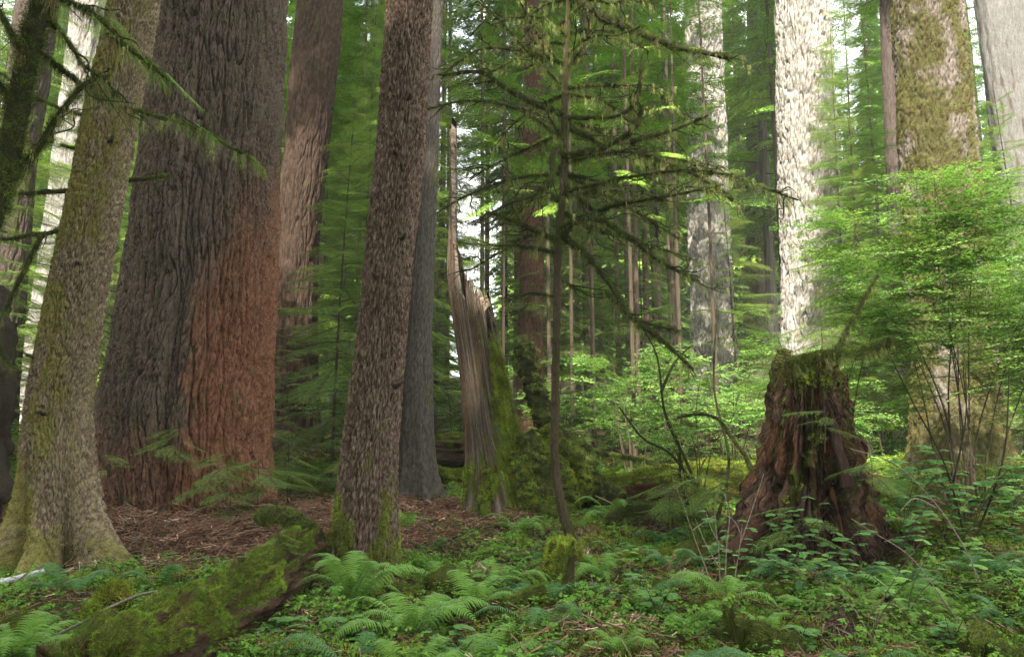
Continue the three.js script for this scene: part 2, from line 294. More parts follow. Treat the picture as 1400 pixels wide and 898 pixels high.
// big furrowed fir, rust-red below
tree({ name: 'douglas_fir', label: 'giant fir trunk with deeply furrowed grey bark turning rust red below', base: 0.62, z: -12, top: 42, seed: 1,
  path: [[-4.83, 0.7, 1.24], [-4.95, 1.81, 1.26], [-4.9, 2.92, 1.2], [-4.84, 4.06, 1.13], [-4.81, 5.84, 1.075], [-4.77, 7.7, 1.01], [-4.75, 8.99, 0.98], [-4.6, 30, 0.7]],
  bark: FURROW(5.8, 0.14, 0.11), nf: 480, nb: 40, dy: 0.022, fineTop: 9.3, flare: 0.02, flareH: 0.4, lump: 0.07, mat: MAT.furrow,
  lobes: [[1.15, 0.10, 0.5, 1.2], [2.2, 0.12, 0.4, 0.9], [0.2, 0.12, 0.4, 0.7], [1.4, -0.17, 0.1, 4.5], [1.95, -0.06, 0.1, 6], [2.75, 0.08, 0.3, 1]],
  colorAt: (a, h, tone, x, y, z) => { const wob = 0.4 * fbm(x * 1.6, y * 0.7, z * 1.6, 3), rust = smooth(-0.12, 0.18, 1.42 - a - 0.09 * h + wob + 0.3 * tone) * smooth(6.2, 3.6, h + 2.5 * wob + 0.8 * a + tone), low = smooth(1.7, 0.5, h + 0.7 * fbm(x * 2, y, z * 2, 3));
    const ridge = mixc([0.1, 0.077, 0.055], [0.185, 0.14, 0.1], clamp(0.5 + tone)), red = mixc([0.21, 0.085, 0.042], [0.38, 0.175, 0.1], clamp(0.5 + tone * 1.2));
    let c = mixc(ridge, red, Math.max(rust * 0.85, low * 0.5)); const mo = smooth(0.25, 0.5, fbm(x * 3, y * 1.2, z * 3 + 4, 3)) * 0.35; c = mixc(c, [0.1, 0.11, 0.035], mo); return { c, moss: 0 }; },
  crown: { y0: 22, y1: 41, len: 5.5, n: 90, seed: 201 } });

// mossy leaning trunk with spread roots
tree({ name: 'mossy_spruce', label: 'leaning moss-dusted trunk with buttress roots spreading over the needle litter', base: 0.4, z: -8.5, top: 30, seed: 7,
  path: [[-4.7, 0.36, 0.4], [-4.8, 1.37, 0.36], [-4.87, 2.06, 0.325], [-4.81, 2.94, 0.305], [-4.73, 3.93, 0.3], [-4.63, 4.82, 0.29], [-4.52, 5.83, 0.277], [-4.42, 6.83, 0.27], [-3.9, 20, 0.2]],
  bark: SCALY(13, 0.045, 0.34), nf: 230, nb: 24, dy: 0.019, fineTop: 7.2, flare: 0.12, flareH: 0.3, mat: MAT.scaly,
  lobes: [[2.5, 1.3, 0.2, 0.42], [1.62, 0.85, 0.17, 0.36], [0.08, 1.35, 0.21, 0.5], [0.85, -0.85, 0.27, 0.6], [2.06, -0.6, 0.14, 0.45], [4.2, 0.6, 0.5, 0.3]],
  colorAt: (a, h, tone, x, y, z) => { const n = fbm(x * 2.4, y * 1.1, z * 2.4, 4), m = smooth(0.1, 0.5, 0.2 + n * 0.9 + 0.35 * Math.cos(a - 3.0) + 0.3 * smooth(0.7, 0.1, h) + tone * 0.5);
    const c = mixc(mixc([0.19, 0.14, 0.085], [0.46, 0.37, 0.22], clamp(0.4 + tone * 1.6 + 0.5 * n)), [0.25, 0.23, 0.045], m * 0.75); return { c, moss: Math.max(0, m - 0.35) * (h < 8 ? 1 : 0) * (Math.sin(a) > -0.4 ? 1 : 0) }; },
  mossN: 3800, mossSize: 0.36, mossMat: LEAF.moss, crown: { y0: 20, y1: 29.5, len: 2.8, n: 44, seed: 202, ox: 0.6 } });

// centre trunk
tree({ name: 'hemlock_tree', label: 'straight scaly brown trunk with moss round its foot beside sword ferns', base: 0.36, z: -8, top: 32, seed: 13,
  path: [[-1.47, 0.4, 0.335], [-1.45, 1.03, 0.31], [-1.41, 1.74, 0.282], [-1.33, 2.86, 0.252], [-1.27, 3.79, 0.25], [-1.2, 4.67, 0.256], [-1.16, 5.58, 0.25], [-1.13, 6.52, 0.245], [-1.0, 20, 0.18]],
  bark: SCALY(12, 0.044, 0.2), nf: 210, nb: 22, dy: 0.019, fineTop: 7, flare: 0.14, flareH: 0.3, lobes: [[2.9, 0.25, 0.4, 0.35], [0.4, 0.25, 0.4, 0.35], [1.6, 0.1, 0.3, 0.3]], mat: MAT.scaly,
  colorAt: (a, h, tone, x, y, z) => { const n = fbm(x * 3, y * 1.3, z * 3, 4), m = smooth(0.1, 0.45, n + smooth(1.5, 0.1, h) * 0.75 - 0.38 + 0.25 * Math.abs(Math.cos(a)) * smooth(2.4, 0, h));
    const c = mixc(mixc([0.1, 0.062, 0.04], [0.3, 0.225, 0.16], clamp(0.32 + tone * 1.7 + 0.35 * n)), [0.12, 0.125, 0.03], m * 0.85); return { c, moss: Math.max(0, m - 0.2) * (h < 7 && Math.sin(a) > -0.4 ? 1 : 0) }; },
  mossN: 2600, mossSize: 0.45, mossMat: LEAF.moss, crown: { y0: 25, y1: 31.5, len: 2.6, n: 34, seed: 203 } });

// trunks in the middle distance
const plainBark = (dark, light, mossK, dens = 2.2) => (a, h, tone, x, y, z) => { const m = smooth(0.15, 0.5, mossK + fbm(x * dens, y * 0.8, z * dens, 4)); return { c: mixc(mixc(dark, light, clamp(0.4 + tone * 1.3)), [0.12, 0.12, 0.035], m * 0.8), moss: m > 0.4 && h < 12 && Math.sin(a) > -0.3 ? m : 0 }; };
tree({ name: 'douglas_fir', label: 'tall furrowed reddish-grey trunk rising behind the giant rust-red fir', base: 1.45, z: -19, top: 44, seed: 21, path: [[-5.1, 1.5, 0.6], [-5.26, 3.69, 0.54], [-5.34, 6.8, 0.55], [-5.2, 9.28, 0.57], [-5.1, 11.46, 0.6], [-5.0, 13.29, 0.6], [-4.8, 30, 0.4]],
  bark: FURROW(5.5, 0.075, 0.16), nf: 150, nb: 40, dy: 0.06, fineTop: 14, mat: MAT.furrow, colorAt: plainBark([0.065, 0.04, 0.028], [0.14, 0.092, 0.066], -0.15), crown: { y0: 21, y1: 43, len: 4.6, n: 80, seed: 204 } });
tree({ name: 'hemlock_tree', label: 'dark grey trunk with flared base standing half behind the scaly brown trunk', base: 0.86, z: -13.5, top: 30, seed: 22, path: [[-1.57, 0.85, 0.33], [-1.61, 1.84, 0.28], [-1.6, 3.73, 0.215], [-1.54, 5.29, 0.19], [-1.49, 7.06, 0.165], [-1.43, 9.18, 0.135], [-1.4, 9.91, 0.125]],
  bark: SCALY(8, 0.025, 0.3), nf: 110, nb: 30, dy: 0.04, fineTop: 10, flare: 0.2, lobes: [[1.2, 0.3, 0.25], [2.2, 0.3, 0.25], [0.3, 0.35, 0.3], [3.1, 0.3, 0.3]], mat: MAT.scaly, colorAt: plainBark([0.09, 0.075, 0.06], [0.19, 0.165, 0.135], -0.1), crown: { y0: 20, y1: 29.5, len: 2.4, n: 34, seed: 205 } });
tree({ name: 'red_cedar', label: 'reddish-brown fibrous trunk standing behind the broken mossy snag', base: 1.9, z: -22, top: 36, seed: 23, path: [[0.54, 1.99, 0.42], [0.55, 5.06, 0.37], [0.57, 7.19, 0.34], [0.6, 10.49, 0.3], [0.66, 15.14, 0.265], [0.7, 28, 0.2]],
  bark: FURROW(9, 0.035, 0.06), nf: 110, nb: 30, dy: 0.07, fineTop: 15, flare: 0.25, mat: MAT.wood, colorAt: plainBark([0.15, 0.072, 0.042], [0.29, 0.17, 0.115], -0.35), crown: { y0: 13, y1: 35, len: 3.4, n: 70, seed: 206 } });
const pale = (mk, gold) => (a, h, tone, x, y, z) => { const m = smooth(0.25, 0.5, mk + fbm(x * 3, y * 1.6, z * 3, 4)); const fl = smooth(-0.55, 0.2, tone + 0.25 * fbm(x * 1.4, y * 0.6, z * 1.4, 3)); return { c: mixc(mixc([0.26, 0.215, 0.17], [0.6, 0.56, 0.5], fl), gold, m * 0.85), moss: 0 }; };
tree({ name: 'white_spruce', label: 'sunlit pale trunk with dark-cracked plates and scattered gold lichen', base: 2.1, z: -25, top: 46, seed: 31, path: [[6.4, 2.05, 0.77], [6.46, 5.54, 0.7], [6.46, 8.44, 0.68], [6.5, 12.22, 0.655], [6.55, 16.44, 0.6], [6.7, 34, 0.4]],
  bark: FURROW(4.6, 0.13, 0.26), nf: 180, nb: 14, dy: 0.05, fineTop: 17, flare: 0.15, mat: MAT.furrow, colorAt: pale(-0.12, [0.3, 0.27, 0.08]), crown: { y0: 21, y1: 45, len: 4, n: 70, seed: 207 } });
tree({ name: 'white_spruce', label: 'broad sunlit white-plated trunk rising behind the rotten stump', base: 2.2, z: -22, top: 46, seed: 32, path: [[8.45, 2.4, 1.0], [8.53, 5.06, 0.9], [8.62, 7.62, 0.855], [8.69, 10.94, 0.83], [8.76, 15.14, 0.77], [8.9, 34, 0.5]],
  bark: FURROW(4.2, 0.15, 0.2), nf: 220, nb: 16, dy: 0.045, fineTop: 15.6, flare: 0.15, mat: MAT.furrow, colorAt: pale(-0.08, [0.25, 0.23, 0.09]), crown: { y0: 22, y1: 45, len: 4, n: 70, seed: 208 } });
tree({ name: 'mossy_spruce', label: 'slimmer brown trunk with moss-green foot between the two pale trunks', base: 3.9, z: -36, top: 46, seed: 33, path: [[11.25, 4, 0.64], [11.32, 7.61, 0.56], [11.53, 12.52, 0.48], [11.79, 18.01, 0.43], [12.05, 23.76, 0.39]],
  bark: SCALY(6, 0.03), nf: 60, nb: 20, dy: 0.12, fineTop: 24, mat: MAT.scaly, colorAt: (a, h, tone, x, y, z) => plainBark([0.12, 0.09, 0.07], [0.22, 0.18, 0.14], 0.45 * smooth(6, 3, h) - 0.05)(a, h, tone, x, y, z), crown: { y0: 24, y1: 45, len: 4, n: 60, seed: 209 } });
tree({ name: 'mossy_spruce', label: 'thick trunk shaggy with olive-gold moss rising out of the huckleberry shrub', base: 1.25, z: -12.5, top: 38, seed: 34, path: [[7.0, 1.6, 0.68], [7.04, 3.57, 0.63], [7.09, 5.89, 0.595], [7.11, 7.3, 0.585], [7.12, 9.29, 0.56], [7.2, 26, 0.4]],
  bark: SCALY(7.5, 0.05, 0.4), nf: 210, nb: 18, dy: 0.03, fineTop: 9.6, flare: 0.2, mat: MAT.scaly,
  colorAt: (a, h, tone, x, y, z) => { const m = smooth(-0.05, 0.3, 0.34 - 0.3 * smooth(1.0, 0.3, a) + 0.85 * fbm(x * 1.6, y * 0.9, z * 1.6, 4) - 0.04 * Math.max(0, h - 6)); return { c: mixc(mixc([0.17, 0.13, 0.1], [0.4, 0.34, 0.28], clamp(0.45 + tone * 1.3)), [0.14, 0.13, 0.045], m * 0.9), moss: m > 0.3 && h < 9 && Math.sin(a) > -0.3 ? m : 0, out: 0 }; },
  mossN: 9000, mossSize: 0.6, mossMat: flatLeaf(0.17, 0.165, 0.045), crown: { y0: 26, y1: 37.5, len: 3.4, n: 46, seed: 210 } });
tree({ name: 'douglas_fir', label: 'slim dark trunk showing just beside the shaggy gold-mossed trunk', base: 2.7, z: -27, top: 44, seed: 35, path: [[13.5, 2.7, 0.36], [13.68, 11.69, 0.26], [13.79, 15.32, 0.24], [13.9, 18.22, 0.22]], bark: FURROW(7, 0.04), nf: 50, nb: 20, dy: 0.12, fineTop: 18, mat: MAT.furrow, colorAt: plainBark([0.10, 0.07, 0.06], [0.2, 0.15, 0.125], -0.3), crown: { y0: 15, y1: 43, len: 3.4, n: 70, seed: 211 } });
tree({ name: 'bleached_snag', label: 'smooth silvery barkless dead trunk at the edge of the clearing', base: 1.5, z: -16, top: 21, seed: 36, path: [[11.2, 1.5, 0.68], [11.0, 5.5, 0.58], [10.95, 6.45, 0.56], [10.9, 7.41, 0.535], [10.82, 9.39, 0.51], [10.76, 11.45, 0.49]], bark: FURROW(3, 0.025, 0.05), nf: 110, nb: 24, dy: 0.06, fineTop: 12, mat: MAT.wood, lump: 0.08,
  colorAt: (a, h, tone, x, y, z) => ({ c: mixc(mixc([0.4, 0.37, 0.33], [0.52, 0.49, 0.45], clamp(0.5 + tone)), [0.2, 0.1, 0.05], 0.6 * smooth(0.38, 0.48, fbm(x * 5, y * 0.7, z * 5, 3))), moss: 0 }) });
tree({ name: 'hemlock_tree', label: 'dark shaded trunk beyond the hanging mossy limbs left of the leaning trunk', base: 1.1, z: -14, top: 34, seed: 37, path: [[-9.3, 1.1, 0.5], [-9.19, 5.43, 0.33], [-9.22, 6.83, 0.33], [-9.16, 8.57, 0.36], [-9.15, 10.22, 0.36]], bark: FURROW(7, 0.04), nf: 90, nb: 24, dy: 0.06, fineTop: 11, mat: MAT.furrow, colorAt: plainBark([0.10, 0.075, 0.06], [0.2, 0.155, 0.125], -0.1), crown: { y0: 14, y1: 33, len: 3.6, n: 60, seed: 212 } });
tree({ name: 'white_spruce', label: 'bright greyish furrowed trunk against the sky behind the leaning mossy trunk', base: 2.3, z: -24, top: 44, seed: 38, path: [[-14.3, 2.3, 0.75], [-14.15, 8.88, 0.55], [-14.1, 11.3, 0.54], [-13.99, 13.8, 0.54], [-13.96, 16.37, 0.54]], bark: FURROW(6, 0.06), nf: 110, nb: 24, dy: 0.08, fineTop: 17, mat: MAT.furrow, colorAt: pale(-0.3, [0.2, 0.2, 0.08]), crown: { y0: 22, y1: 43, len: 4, n: 60, seed: 213 } });

// ───────────── hollow, broken wood ─────────────
function shellGeo({ base, path, z, rim, thick, inner, rfn, colorAt, nf = 200, rows = 120, innerRows = 16 }) {
  const bx = spline(path, base + 0.3, 0);
  const cols = nf + 1, total = rows + innerRows;
  return { bx, geo: gridGeo(cols, total, (i, j) => {
    const a = (i % nf) / nf * 2 * Math.PI + 0.6, top = rim(a); let yy, r, k = 1;
    if (j < rows) { yy = lerp(base - 0.35, top, Math.pow(j / (rows - 1), 0.9)); } else { const t = (j - rows + 1) / innerRows; yy = top - t * inner; k = 0; }
    const h = Math.max(0, yy - base); r = rfn(a, h, spline(path, yy, 2), top - base); if (!k) r = Math.max(0.02, r - thick * (0.6 + 0.4 * (j - rows) / innerRows) - 0.02);
    const q = colorAt(a, h, yy, !k, top - base);
    return { p: [spline(path, yy, 0) - bx + r * Math.cos(a), yy - base, r * Math.sin(a)], c: q.c, moss: q.moss, u: a * 0.5, v: yy };
  }, true) };
}
const angDiff = (a, b) => { let d = Math.abs(a - b) % (2 * Math.PI); return Math.min(d, 2 * Math.PI - d); };
{ // broken snag with splinter spire and mossy roots
  const base = 0.76, z = -11.5, path = [[-0.02, 0.76, 0.64], [-0.17, 1.4, 0.48], [-0.3, 1.9, 0.37], [-0.45, 2.87, 0.315], [-0.58, 3.63, 0.29], [-0.68, 4.3, 0.265], [-0.7, 6.1, 0.24]];
  const { geo, bx } = shellGeo({ base, z, path, nf: 240, rows: 190, thick: 0.09, inner: 1.1,
    rim: a => 3.95 - 0.55 * Math.cos(a) - 0.25 * Math.sin(a) + 0.35 * noise(Math.cos(a) * 4, 3, Math.sin(a) * 4) + 0.24 * noise(Math.cos(a) * 13, 7, Math.sin(a) * 13) + 0.14 * noise(Math.cos(a) * 30, 5, Math.sin(a) * 30) + (1.15 * Math.exp(-((angDiff(a, 2.7) / 0.45) ** 4)) + 0.95 * Math.exp(-((angDiff(a, 2.75) / 0.2) ** 2))) * (0.88 + 0.2 * noise(a * 11, 1, 1)),
    rfn: (a, h, R, H) => { const g = fbm(Math.cos(a) * 5, h * 0.3, Math.sin(a) * 5, 4), g2 = noise(Math.cos(a) * 13, h * 0.5, Math.sin(a) * 13);
      let k = 1 + 0.14 * g + 0.05 * g2; k += 0.55 * Math.exp(-((angDiff(a, 0.15) / 0.45) ** 2)) * Math.exp(-h / 0.9) + 0.25 * Math.exp(-((angDiff(a, 2.2) / 0.5) ** 2)) * Math.exp(-h / 0.35) - 0.22 * Math.exp(-((angDiff(a, 1.15) / 0.16) ** 2)) * Math.exp(-h / 0.9) + 0.2 * Math.exp(-((angDiff(a, 1.6) / 0.25) ** 2)) * Math.exp(-h / 0.5);
      return R * k; },
    colorAt: (a, h, y, ins) => { const n = fbm(Math.cos(a) * 3, h * 0.9, Math.sin(a) * 3, 4), gr = fbm(Math.cos(a) * 18, h * 0.6, Math.sin(a) * 18, 3);
      const m = ins ? 0 : smooth(0, 0.3, n * 0.7 + 0.75 * Math.exp(-((angDiff(a, 0.75) / 0.8) ** 2)) * smooth(3.2, 1.9, h) + 0.42 * smooth(1.3, 0.4, h) - 0.32);
      let c = mixc([0.13, 0.09, 0.058], [0.31, 0.25, 0.18], clamp(0.5 + gr * 1.4)); c = mixc(c, [0.2, 0.11, 0.065], smooth(0.2, 0.5, noise(Math.cos(a) * 2, h * 0.5, Math.sin(a) * 2 + 5)) * 0.6); return { c: mixc(c, MOSSC, m * 0.9), moss: m > 0.4 && Math.sin(a) > -0.5 ? m : 0 }; } });
  const root = thing('broken_snag', 'tall broken snag with splintered tan spire and moss-clad buttress roots', 'snag', [bx, base, z]);
  const t = part('trunk', geo, MAT.wood, root); scatter('moss', TUFT, LEAF.moss, geo, t, 4200, 77, 0.8, 0.3);
  const R = [[[[0.25, 2.4, 0.1], [0.5, 1.5, 0.12], [0.78, 0.9, 0.1], [1.15, 0.45, 0.0], [1.6, 0.1, -0.15]], 0.1, 0.16], [[[0.3, 1.1, 0.3], [0.42, 0.75, 0.42], [0.5, 0.35, 0.52], [0.48, -0.1, 0.62]], 0.13, 0.12], [[[0.35, 0.95, 0.3], [0.66, 0.72, 0.4], [0.85, 0.35, 0.45], [0.86, -0.1, 0.5]], 0.11, 0.09], [[[0.2, 0.8, 0.35], [0.3, 0.5, 0.55], [0.33, 0.22, 0.66], [0.6, 0.02, 0.9]], 0.12, 0.08], [[[0.55, 1.2, 0.2], [0.75, 0.95, 0.22], [1.05, 0.62, 0.25], [1.1, 0.2, 0.3]], 0.1, 0.08], [[[-0.15, 0.7, 0.33], [-0.2, 0.35, 0.45], [-0.28, -0.08, 0.52]], 0.12, 0.1]];
  R.forEach(([p, a, b], i) => { const g = tube(p, a * 1.3, b * 1.35, 14, 0.7, i * 3.3, 0.03); g.setAttribute('moss', new THREE.Float32BufferAttribute(new Float32Array(g.attributes.position.count).fill(1), 1)); const m = part('root', g, MAT.mossLimb, root); scatter('moss', TUFT, LEAF.moss, g, m, 1000, 90 + i, 0.7, 0.4); });
}
{ // rotten stump
  const base = 0.2, z = -8.1, path = [[2.93, 0.2, 0.68], [2.94, 0.7, 0.6], [2.98, 1.2, 0.51], [3.02, 1.7, 0.43], [3.05, 2.2, 0.37], [3.08, 2.7, 0.35]];
  const { geo, bx } = shellGeo({ base, z, path, nf: 340, rows: 190, thick: 0.16, inner: 0.5,
    rim: a => 2.42 + 0.13 * noise(Math.cos(a) * 3, 3, Math.sin(a) * 3) + 0.12 * noise(Math.cos(a) * 12, 1, Math.sin(a) * 12) + 0.08 * Math.cos(a - 3),
    rfn: (a, h, R) => { const g = noise(Math.cos(a) * 4.5, h * 0.35, Math.sin(a) * 4.5), g2 = fbm(Math.cos(a) * 10, h * 0.7, Math.sin(a) * 10, 4), f = smooth(0.02, 0.35, Math.abs(g)); let k = 0.78 + 0.26 * f + 0.16 * g2 + 0.16 * noise(Math.cos(a) * 5, h * 2.6, Math.sin(a) * 5) + 0.09 * fbm(Math.cos(a) * 24, h * 2.2, Math.sin(a) * 24, 3) + 0.07 * noise(Math.cos(a) * 11, h * 9, Math.sin(a) * 11) - 0.22 * smooth(0.35, 0.6, noise(Math.cos(a) * 3.4 + 2, h * 1.9, Math.sin(a) * 3.4));
      k -= 0.5 * Math.exp(-((angDiff(a, 1.45) / 0.2) ** 2)) * smooth(0.25, 0.6, h) * smooth(2.1, 1.3, h); const ledge = 1.0 + 0.9 * noise(Math.cos(a) * 2.4 + 3, 2, Math.sin(a) * 2.4), ledge2 = 1.7 + 0.6 * noise(Math.cos(a) * 6, 9, Math.sin(a) * 6); k -= 0.17 * smooth(ledge - 0.06, ledge + 0.06, h) + 0.1 * smooth(ledge2 - 0.03, ledge2 + 0.03, h) - 0.14; k += 0.85 * Math.exp(-((angDiff(a, 2.8) / 0.32) ** 2)) * Math.exp(-h / 0.8) + 0.3 * Math.exp(-((angDiff(a, 0.5) / 0.35) ** 2)) * Math.exp(-h / 0.5) + 0.25 * Math.exp(-((angDiff(a, 1.9) / 0.25) ** 2)) * Math.exp(-h / 0.5); return R * k; },
    colorAt: (a, h, y, ins, H) => { const n = fbm(Math.cos(a) * 3, h * 1.1, Math.sin(a) * 3, 4), gr = fbm(Math.cos(a) * 16, h * 1.2, Math.sin(a) * 16, 3), m = smooth(0.08, 0.33, n + 0.5 * smooth(H - 0.3, H, h));
      let c = mixc([0.042, 0.027, 0.018], [0.13, 0.077, 0.047], clamp(0.5 + gr * 1.4)); c = mixc(c, [0.2, 0.085, 0.04], smooth(0.25, 0.5, noise(Math.cos(a) * 3, h * 1.3, Math.sin(a) * 3 + 8)) * 0.5); return { c: mixc(c, [0.085, 0.095, 0.022], m * 0.8), moss: h > H - 0.08 && n > -0.15 ? 1 : m > 0.5 ? 0.35 : 0 }; } });
  const root = thing('rotten_stump', 'dark rotting stump with gouged red-brown sides and a mossy top', 'stump', [bx, base, z]);
  const b = part('stump_wood', geo, MAT.wood, root); scatter('moss', TUFT, LEAF.moss, geo, b, 1000, 120, 0.8, 0.5);
  const r = rngOf(5); const slabC = [[0.14, 0.085, 0.05], [0.1, 0.06, 0.04], [0.19, 0.08, 0.035], [0.13, 0.115, 0.045]];
  for (let i = 0; i < 15; i++) { // split plates of wood standing against the sides
    const a = 0.25 + 2.75 * (i + r()) / 15, y0 = -0.1 + 1.3 * r() * r(), len = 0.3 + 1.0 * r() * r(), w = 0.04 + 0.16 * r() * r(), y1 = Math.min(y0 + len, 2.15), R = y => spline(path, y + base, 2) * (0.9 + 0.1 * r()) + 0.02;
    const g = new THREE.BoxGeometry(w, y1 - y0, 0.035, 3, 10, 1), P = g.attributes.position; const ra = R(y0) + 0.06, rb = R(y1) * 0.98;
    for (let q = 0; q < P.count; q++) { const x = P.getX(q), y = P.getY(q), zz = P.getZ(q), t = y / (y1 - y0) + 0.5, ns = fbm(x * 9 + i, y * 2.5, i * 4, 3), wd = 1 - 0.55 * t * t; P.setXYZ(q, x * wd + 0.03 * ns, y + (t > 0.95 ? 0.12 * noise(x * 40, i, 2) : 0), zz * (1 - 0.4 * t) + 0.05 * ns - 0.08 * t * (ra - rb)); }
    const c = slabC[i % 4], cc = new Float32Array(P.count * 3), U = g.attributes.uv; for (let q = 0; q < P.count; q++) { const k = 0.7 + 0.6 * r(); cc.set([c[0] * k, c[1] * k, c[2] * k], q * 3); U.setXY(q, U.getX(q) * 0.15 + i * 0.3, U.getY(q) * 0.6); }
    g.setAttribute('color', new THREE.BufferAttribute(cc, 3)); g.computeVertexNormals();
    const m = part('wood_slab', g, MAT.wood, root); const ym = (y0 + y1) / 2, rm = (ra + rb) / 2, cx = spline(path, ym + base, 0) - bx;
    m.position.set(cx + rm * Math.cos(a), ym, rm * Math.sin(a)); m.rotation.set(0, Math.PI / 2 - a, 0); m.rotateX(-Math.atan2(ra - rb, y1 - y0)); m.rotateZ((r() - 0.5) * 0.36); m.rotateX((r() - 0.5) * 0.16);
  }
  [[[-0.55, 0.75, 0.35], [-0.85, 0.4, 0.45], [-1.0, -0.1, 0.5]], [[-0.2, 0.45, 0.6], [-0.18, 0.2, 0.85], [-0.1, -0.15, 1.0]], [[0.55, 0.6, 0.3], [0.8, 0.25, 0.45], [0.95, -0.15, 0.5]]].forEach((p, i) => part('root', tube(p, 0.14, 0.09, 10, 0.7, i, 0.04), std({ color: color(0.12, 0.06, 0.038), map: rep(gSpeck, 3, 1), bumpMap: rep(gBark, 4, 1), bumpScale: 0.02 }), root));
}

// ───────────── fallen logs ─────────────
function logThing({ name = 'fallen_log', label, a, b, r0, r1, woodC, mossBias, mossN, seed, size = 1, category = 'log', mossMat = LEAF.moss, rough = 0.35 }) {
  const A = v3(...a), B = v3(...b), D = B.clone().sub(A), L = D.length(), d = D.clone().normalize(), sd = v3(-d.z, 0, d.x).normalize(), up = v3().crossVectors(sd, d).normalize(); if (up.y < 0) up.negate();
  const nf = 90, rows = Math.round(L / 0.04) + 6, endR = 3;
  const g = gridGeo(nf + 1, rows, (i, j) => {
    const t = clamp((j - endR) / (rows - 1 - 2 * endR)), cap = j < endR ? j / endR : j > rows - 1 - endR ? (rows - 1 - j) / endR : 1, an = (i % nf) / nf * 2 * Math.PI, ca = Math.cos(an), sa = Math.sin(an);
    const n = fbm(ca * 1.6 + seed, t * L * 1.1, sa * 1.6, 4), n2 = fbm(ca * 7, t * L * 2 + seed, sa * 7, 3), R = lerp(r0, r1, t) * (1 + rough * n + 0.1 * n2) * Math.min(1, cap + 0.02), bend = 0.08 * Math.sin(t * 4 + seed) * r0 * 2;
    const m = smooth(-0.1, 0.25, sa * 0.55 + mossBias + 0.9 * fbm(ca * 2, t * L * 1.7 + seed * 2, sa * 2, 4)), end = (cap < 1 ? 0.06 * noise(ca * 5, sa * 5, seed) : 0);
    const c = mixc(mixc(woodC, mulc(woodC, 1.9), clamp(0.5 + n2 * 1.4)), MOSSC, m * 0.9);
    const s = t * L + end; return { p: [d.x * s + sd.x * R * ca + up.x * R * sa, d.y * s + up.y * R * sa + bend, d.z * s + sd.z * R * ca + up.z * R * sa], c, moss: m > 0.35 && sa > -0.6 ? m : 0, u: an * 0.4, v: t * L };
  }, true);
  const root = thing(name, label, category, a); const m = part('log_wood', g, MAT.wood, root); if (mossN) scatter('moss', TUFT, mossMat, g, m, mossN, seed * 31 | 0, size, 0.5); return root;
}
const gp = (x, z, dy = 0) => [x, groundY(x, z) + dy, z];
logThing({ label: 'thick rotting log blanketed in bright moss across the near forest floor', a: gp(-2.2, -4.3, 0.02), b: gp(-1.98, -7.6, 0.2), r0: 0.29, r1: 0.23, woodC: [0.08, 0.046, 0.026], mossBias: -0.2, mossN: 5200, seed: 3, size: 0.45, rough: 0.7, mossMat: LEAF.midMoss });
logThing({ label: 'red-brown fallen log with moss cap lying right of the slender mossy sapling', a: gp(0.95, -12.2, 0.2), b: gp(3.4, -11.8, 0.12), r0: 0.36, r1: 0.33, woodC: [0.11, 0.045, 0.03], mossBias: -0.05, mossN: 2200, seed: 5 });
logThing({ label: 'old brown log propped off the ground behind the broken snag', a: gp(-1.5, -15.4, 0.55), b: gp(0.3, -14.8, 0.5), r0: 0.3, r1: 0.28, woodC: [0.1, 0.06, 0.04], mossBias: -0.25, mossN: 500, seed: 6 });
logThing({ label: 'shadowed mossy log lying beneath the propped brown log', a: gp(-1.4, -14.4, 0.1), b: gp(0.1, -14.0, 0.12), r0: 0.17, r1: 0.14, woodC: [0.07, 0.045, 0.03], mossBias: 0.2, mossN: 900, seed: 8 });
logThing({ label: 'crumbling rust-orange log half sunk behind the leafy bank on the slope', a: gp(4.0, -8.3, 0.12), b: gp(6.4, -8.9, 0.12), r0: 0.17, r1: 0.2, woodC: [0.18, 0.07, 0.035], mossBias: -0.35, mossN: 300, seed: 9 });
logThing({ label: 'low mossy log sinking into the greenery in front of the slender sapling', a: gp(0.5, -7.6, 0.02), b: gp(2.2, -8.9, 0.06), r0: 0.11, r1: 0.1, woodC: [0.1, 0.06, 0.035], mossBias: 0.0, mossN: 1300, seed: 12, size: 0.9 });
logThing({ label: 'mossy log lying in sunlight beyond the rotten stump', a: gp(2.6, -13.6, 0.15), b: gp(4.6, -12.4, 0.18), r0: 0.3, r1: 0.3, woodC: [0.07, 0.05, 0.03], mossBias: 0.2, mossN: 1500, seed: 14 });
logThing({ name: 'mossy_stump', category: 'stump', label: 'small rounded stump completely wrapped in moss near the slender sapling', a: gp(0.42, -7.55, -0.1), b: gp(0.5, -7.6, 0.3), r0: 0.2, r1: 0.15, woodC: [0.08, 0.05, 0.03], mossBias: 0.8, mossN: 900, seed: 15, size: 0.9 });
logThing({ name: 'broken_stub', category: 'stump', label: 'thin splintered upright stub of rotten wood in the clover', a: gp(0.42, -6.7, -0.1), b: gp(0.5, -6.75, 0.42), r0: 0.085, r1: 0.02, woodC: [0.11, 0.075, 0.045], mossBias: -0.2, mossN: 200, seed: 16, size: 0.6 });
logThing({ name: 'moss_clump', category: 'moss mound', label: 'shaggy bright green mound of moss at the near end of the log', a: gp(-3.35, -6.55, -0.05), b: gp(-3.15, -6.6, 0.22), r0: 0.16, r1: 0.1, woodC: [0.06, 0.05, 0.02], mossBias: 0.9, mossN: 900, seed: 17, size: 1.2 });
